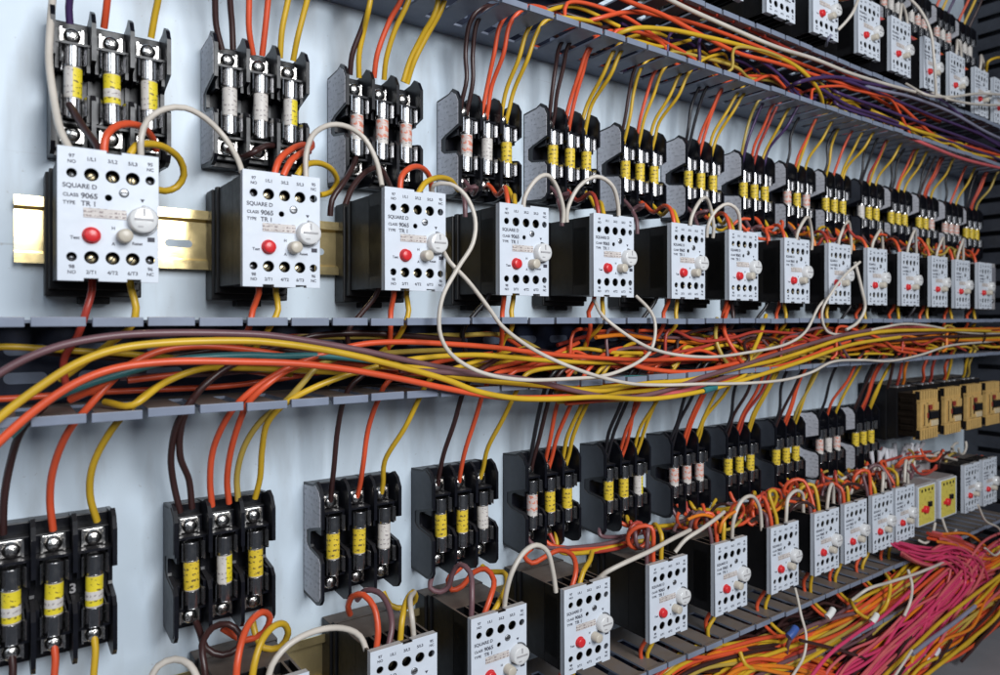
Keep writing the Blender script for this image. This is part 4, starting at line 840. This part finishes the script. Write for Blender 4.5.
pw([(1010, 568), (970, 598), (940, 622), (915, 646), (880, 680)], 126, 'yellow', 'front yellow wire along the right side of the magenta bundle', OG, 2.8)
pw([(912, 654), (930, 640), (955, 622), (975, 606)], 132, 'grey', 'pale grey cable lying over orange wires at lower right', OG, 3.2)
BULK[0] = True; sweep([(1045, 575), (1005, 596), (980, 618), (955, 640), (925, 662), (895, 690)], 18, 20, 116, ['orange', 'yellow', 'amber', 'orange', 'pink', 'khaki', 'red'], '%s wire on the outer lower right edge of the pile', '%s wires on the outer lower right edge', 2.3); BULK[0] = False
BULK[0] = True; sweep([(1045, 540), (1000, 556), (965, 580), (930, 612), (895, 640), (850, 672), (810, 700)], 16, 24, 98, ['orange', 'amber', 'mauve', 'yellow', 'red', 'magenta'], '%s wire lying underneath the magenta bundle', '%s wires underneath the magenta bundle', 2.2); BULK[0] = False
BULK[0] = True; sweep([(600, 712), (680, 690), (740, 676), (800, 662), (850, 640), (890, 612), (930, 590)], 16, 20, 84, ['orange', 'amber', 'brown', 'yellow', 'red', 'mauve', 'khaki'], '%s wire deep in the pile left of the magenta bundle', '%s wires deep in the pile', 2.2); BULK[0] = False
for (x, y, mt, lab, s) in ((830, 613, 'white', 'white connector sleeve just under the lowest duct lip', 1), (874, 618, 'white', 'white connector sleeve beside the magenta bundle', 1), (792, 632, 'blue', 'blue tape wrap under the lowest duct lip', 1.1), (925, 660, 'clear', 'milky ferrule near the bottom of the magenta bundle', 1.0), (936, 652, 'clear', 'milky ferrule right of the magenta bundle', 1.0)):
    q = at(x, y, 116); m = MB(); tube_into(m, [(q[0]-7*s, q[1]-4, q[2]), (q[0], q[1], q[2]+1), (q[0]+7*s, q[1]+3, q[2])], 4.2*s, 12); tag(m.build('connector_sleeve', mt), lab, 'sleeve')
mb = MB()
for k in range(46):                                        # deep wire below; its dark brown stands in for shade in the gaps
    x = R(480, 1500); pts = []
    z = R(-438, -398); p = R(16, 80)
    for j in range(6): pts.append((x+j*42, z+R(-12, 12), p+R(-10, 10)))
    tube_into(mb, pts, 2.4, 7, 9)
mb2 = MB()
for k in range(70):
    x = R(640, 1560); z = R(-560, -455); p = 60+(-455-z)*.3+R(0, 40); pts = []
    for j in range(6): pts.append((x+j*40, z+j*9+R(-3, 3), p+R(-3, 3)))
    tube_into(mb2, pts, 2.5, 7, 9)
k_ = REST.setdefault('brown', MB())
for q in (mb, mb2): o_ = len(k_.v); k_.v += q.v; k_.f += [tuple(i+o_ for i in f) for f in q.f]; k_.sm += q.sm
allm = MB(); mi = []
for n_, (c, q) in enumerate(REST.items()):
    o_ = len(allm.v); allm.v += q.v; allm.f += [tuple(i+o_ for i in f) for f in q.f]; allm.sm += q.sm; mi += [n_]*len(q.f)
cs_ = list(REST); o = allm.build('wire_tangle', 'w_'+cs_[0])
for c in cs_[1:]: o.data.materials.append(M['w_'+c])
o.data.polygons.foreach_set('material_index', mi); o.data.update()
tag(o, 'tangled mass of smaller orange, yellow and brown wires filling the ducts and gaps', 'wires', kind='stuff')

# ------------------------------------------------------------ camera
cd = bpy.data.cameras.new('camera'); cam = bpy.data.objects.new('camera', cd); C.objects.link(cam); sc.camera = cam
cam.location = (0, -.6, 0); cam.rotation_euler = (PI/2, 0, -TH)
cd.sensor_width = 36; cd.lens = 36*FPX/1000.; cd.shift_y = -(337.5-HY)/1000.; cd.clip_start = .02; cd.clip_end = 50
cd.dof.use_dof = True; cd.dof.focus_distance = .66; cd.dof.aperture_fstop = 8.0

# ------------------------------------------------------------ light
w = bpy.data.worlds.new('World'); sc.world = w; w.use_nodes = True
bg = w.node_tree.nodes['Background']; bg.inputs[0].default_value = (.62, .72, .9, 1); bg.inputs[1].default_value = .075
def area(name, loc, target, size, energy, col, sy=None):
    l = bpy.data.lights.new(name, 'AREA'); l.shape = 'RECTANGLE'; l.size = size; l.size_y = sy or size; l.energy = energy; l.color = col
    o = bpy.data.objects.new(name, l); C.objects.link(o); o.location = loc
    o.rotation_euler = (Vector(target)-Vector(loc)).to_track_quat('-Z', 'Y').to_euler(); return o
area('ceiling_lamp', (.35, -1.55, .60), (.5, 0, -.05), .75, 30, (.96, .98, 1), .75)
area('added_streak_strip', (-.75, -1.4, .70), (.35, 0, .05), .3, 5.5, (.80, .89, 1), .9)  # added strip lamp, shaped to give bright streaks on the metal fuse caps
sc.view_settings.view_transform = 'Standard'; sc.view_settings.look = 'None'; sc.view_settings.exposure = 0; sc.view_settings.gamma = 1
print('WIRES', NW[0], 'OBJ', len(C.objects))
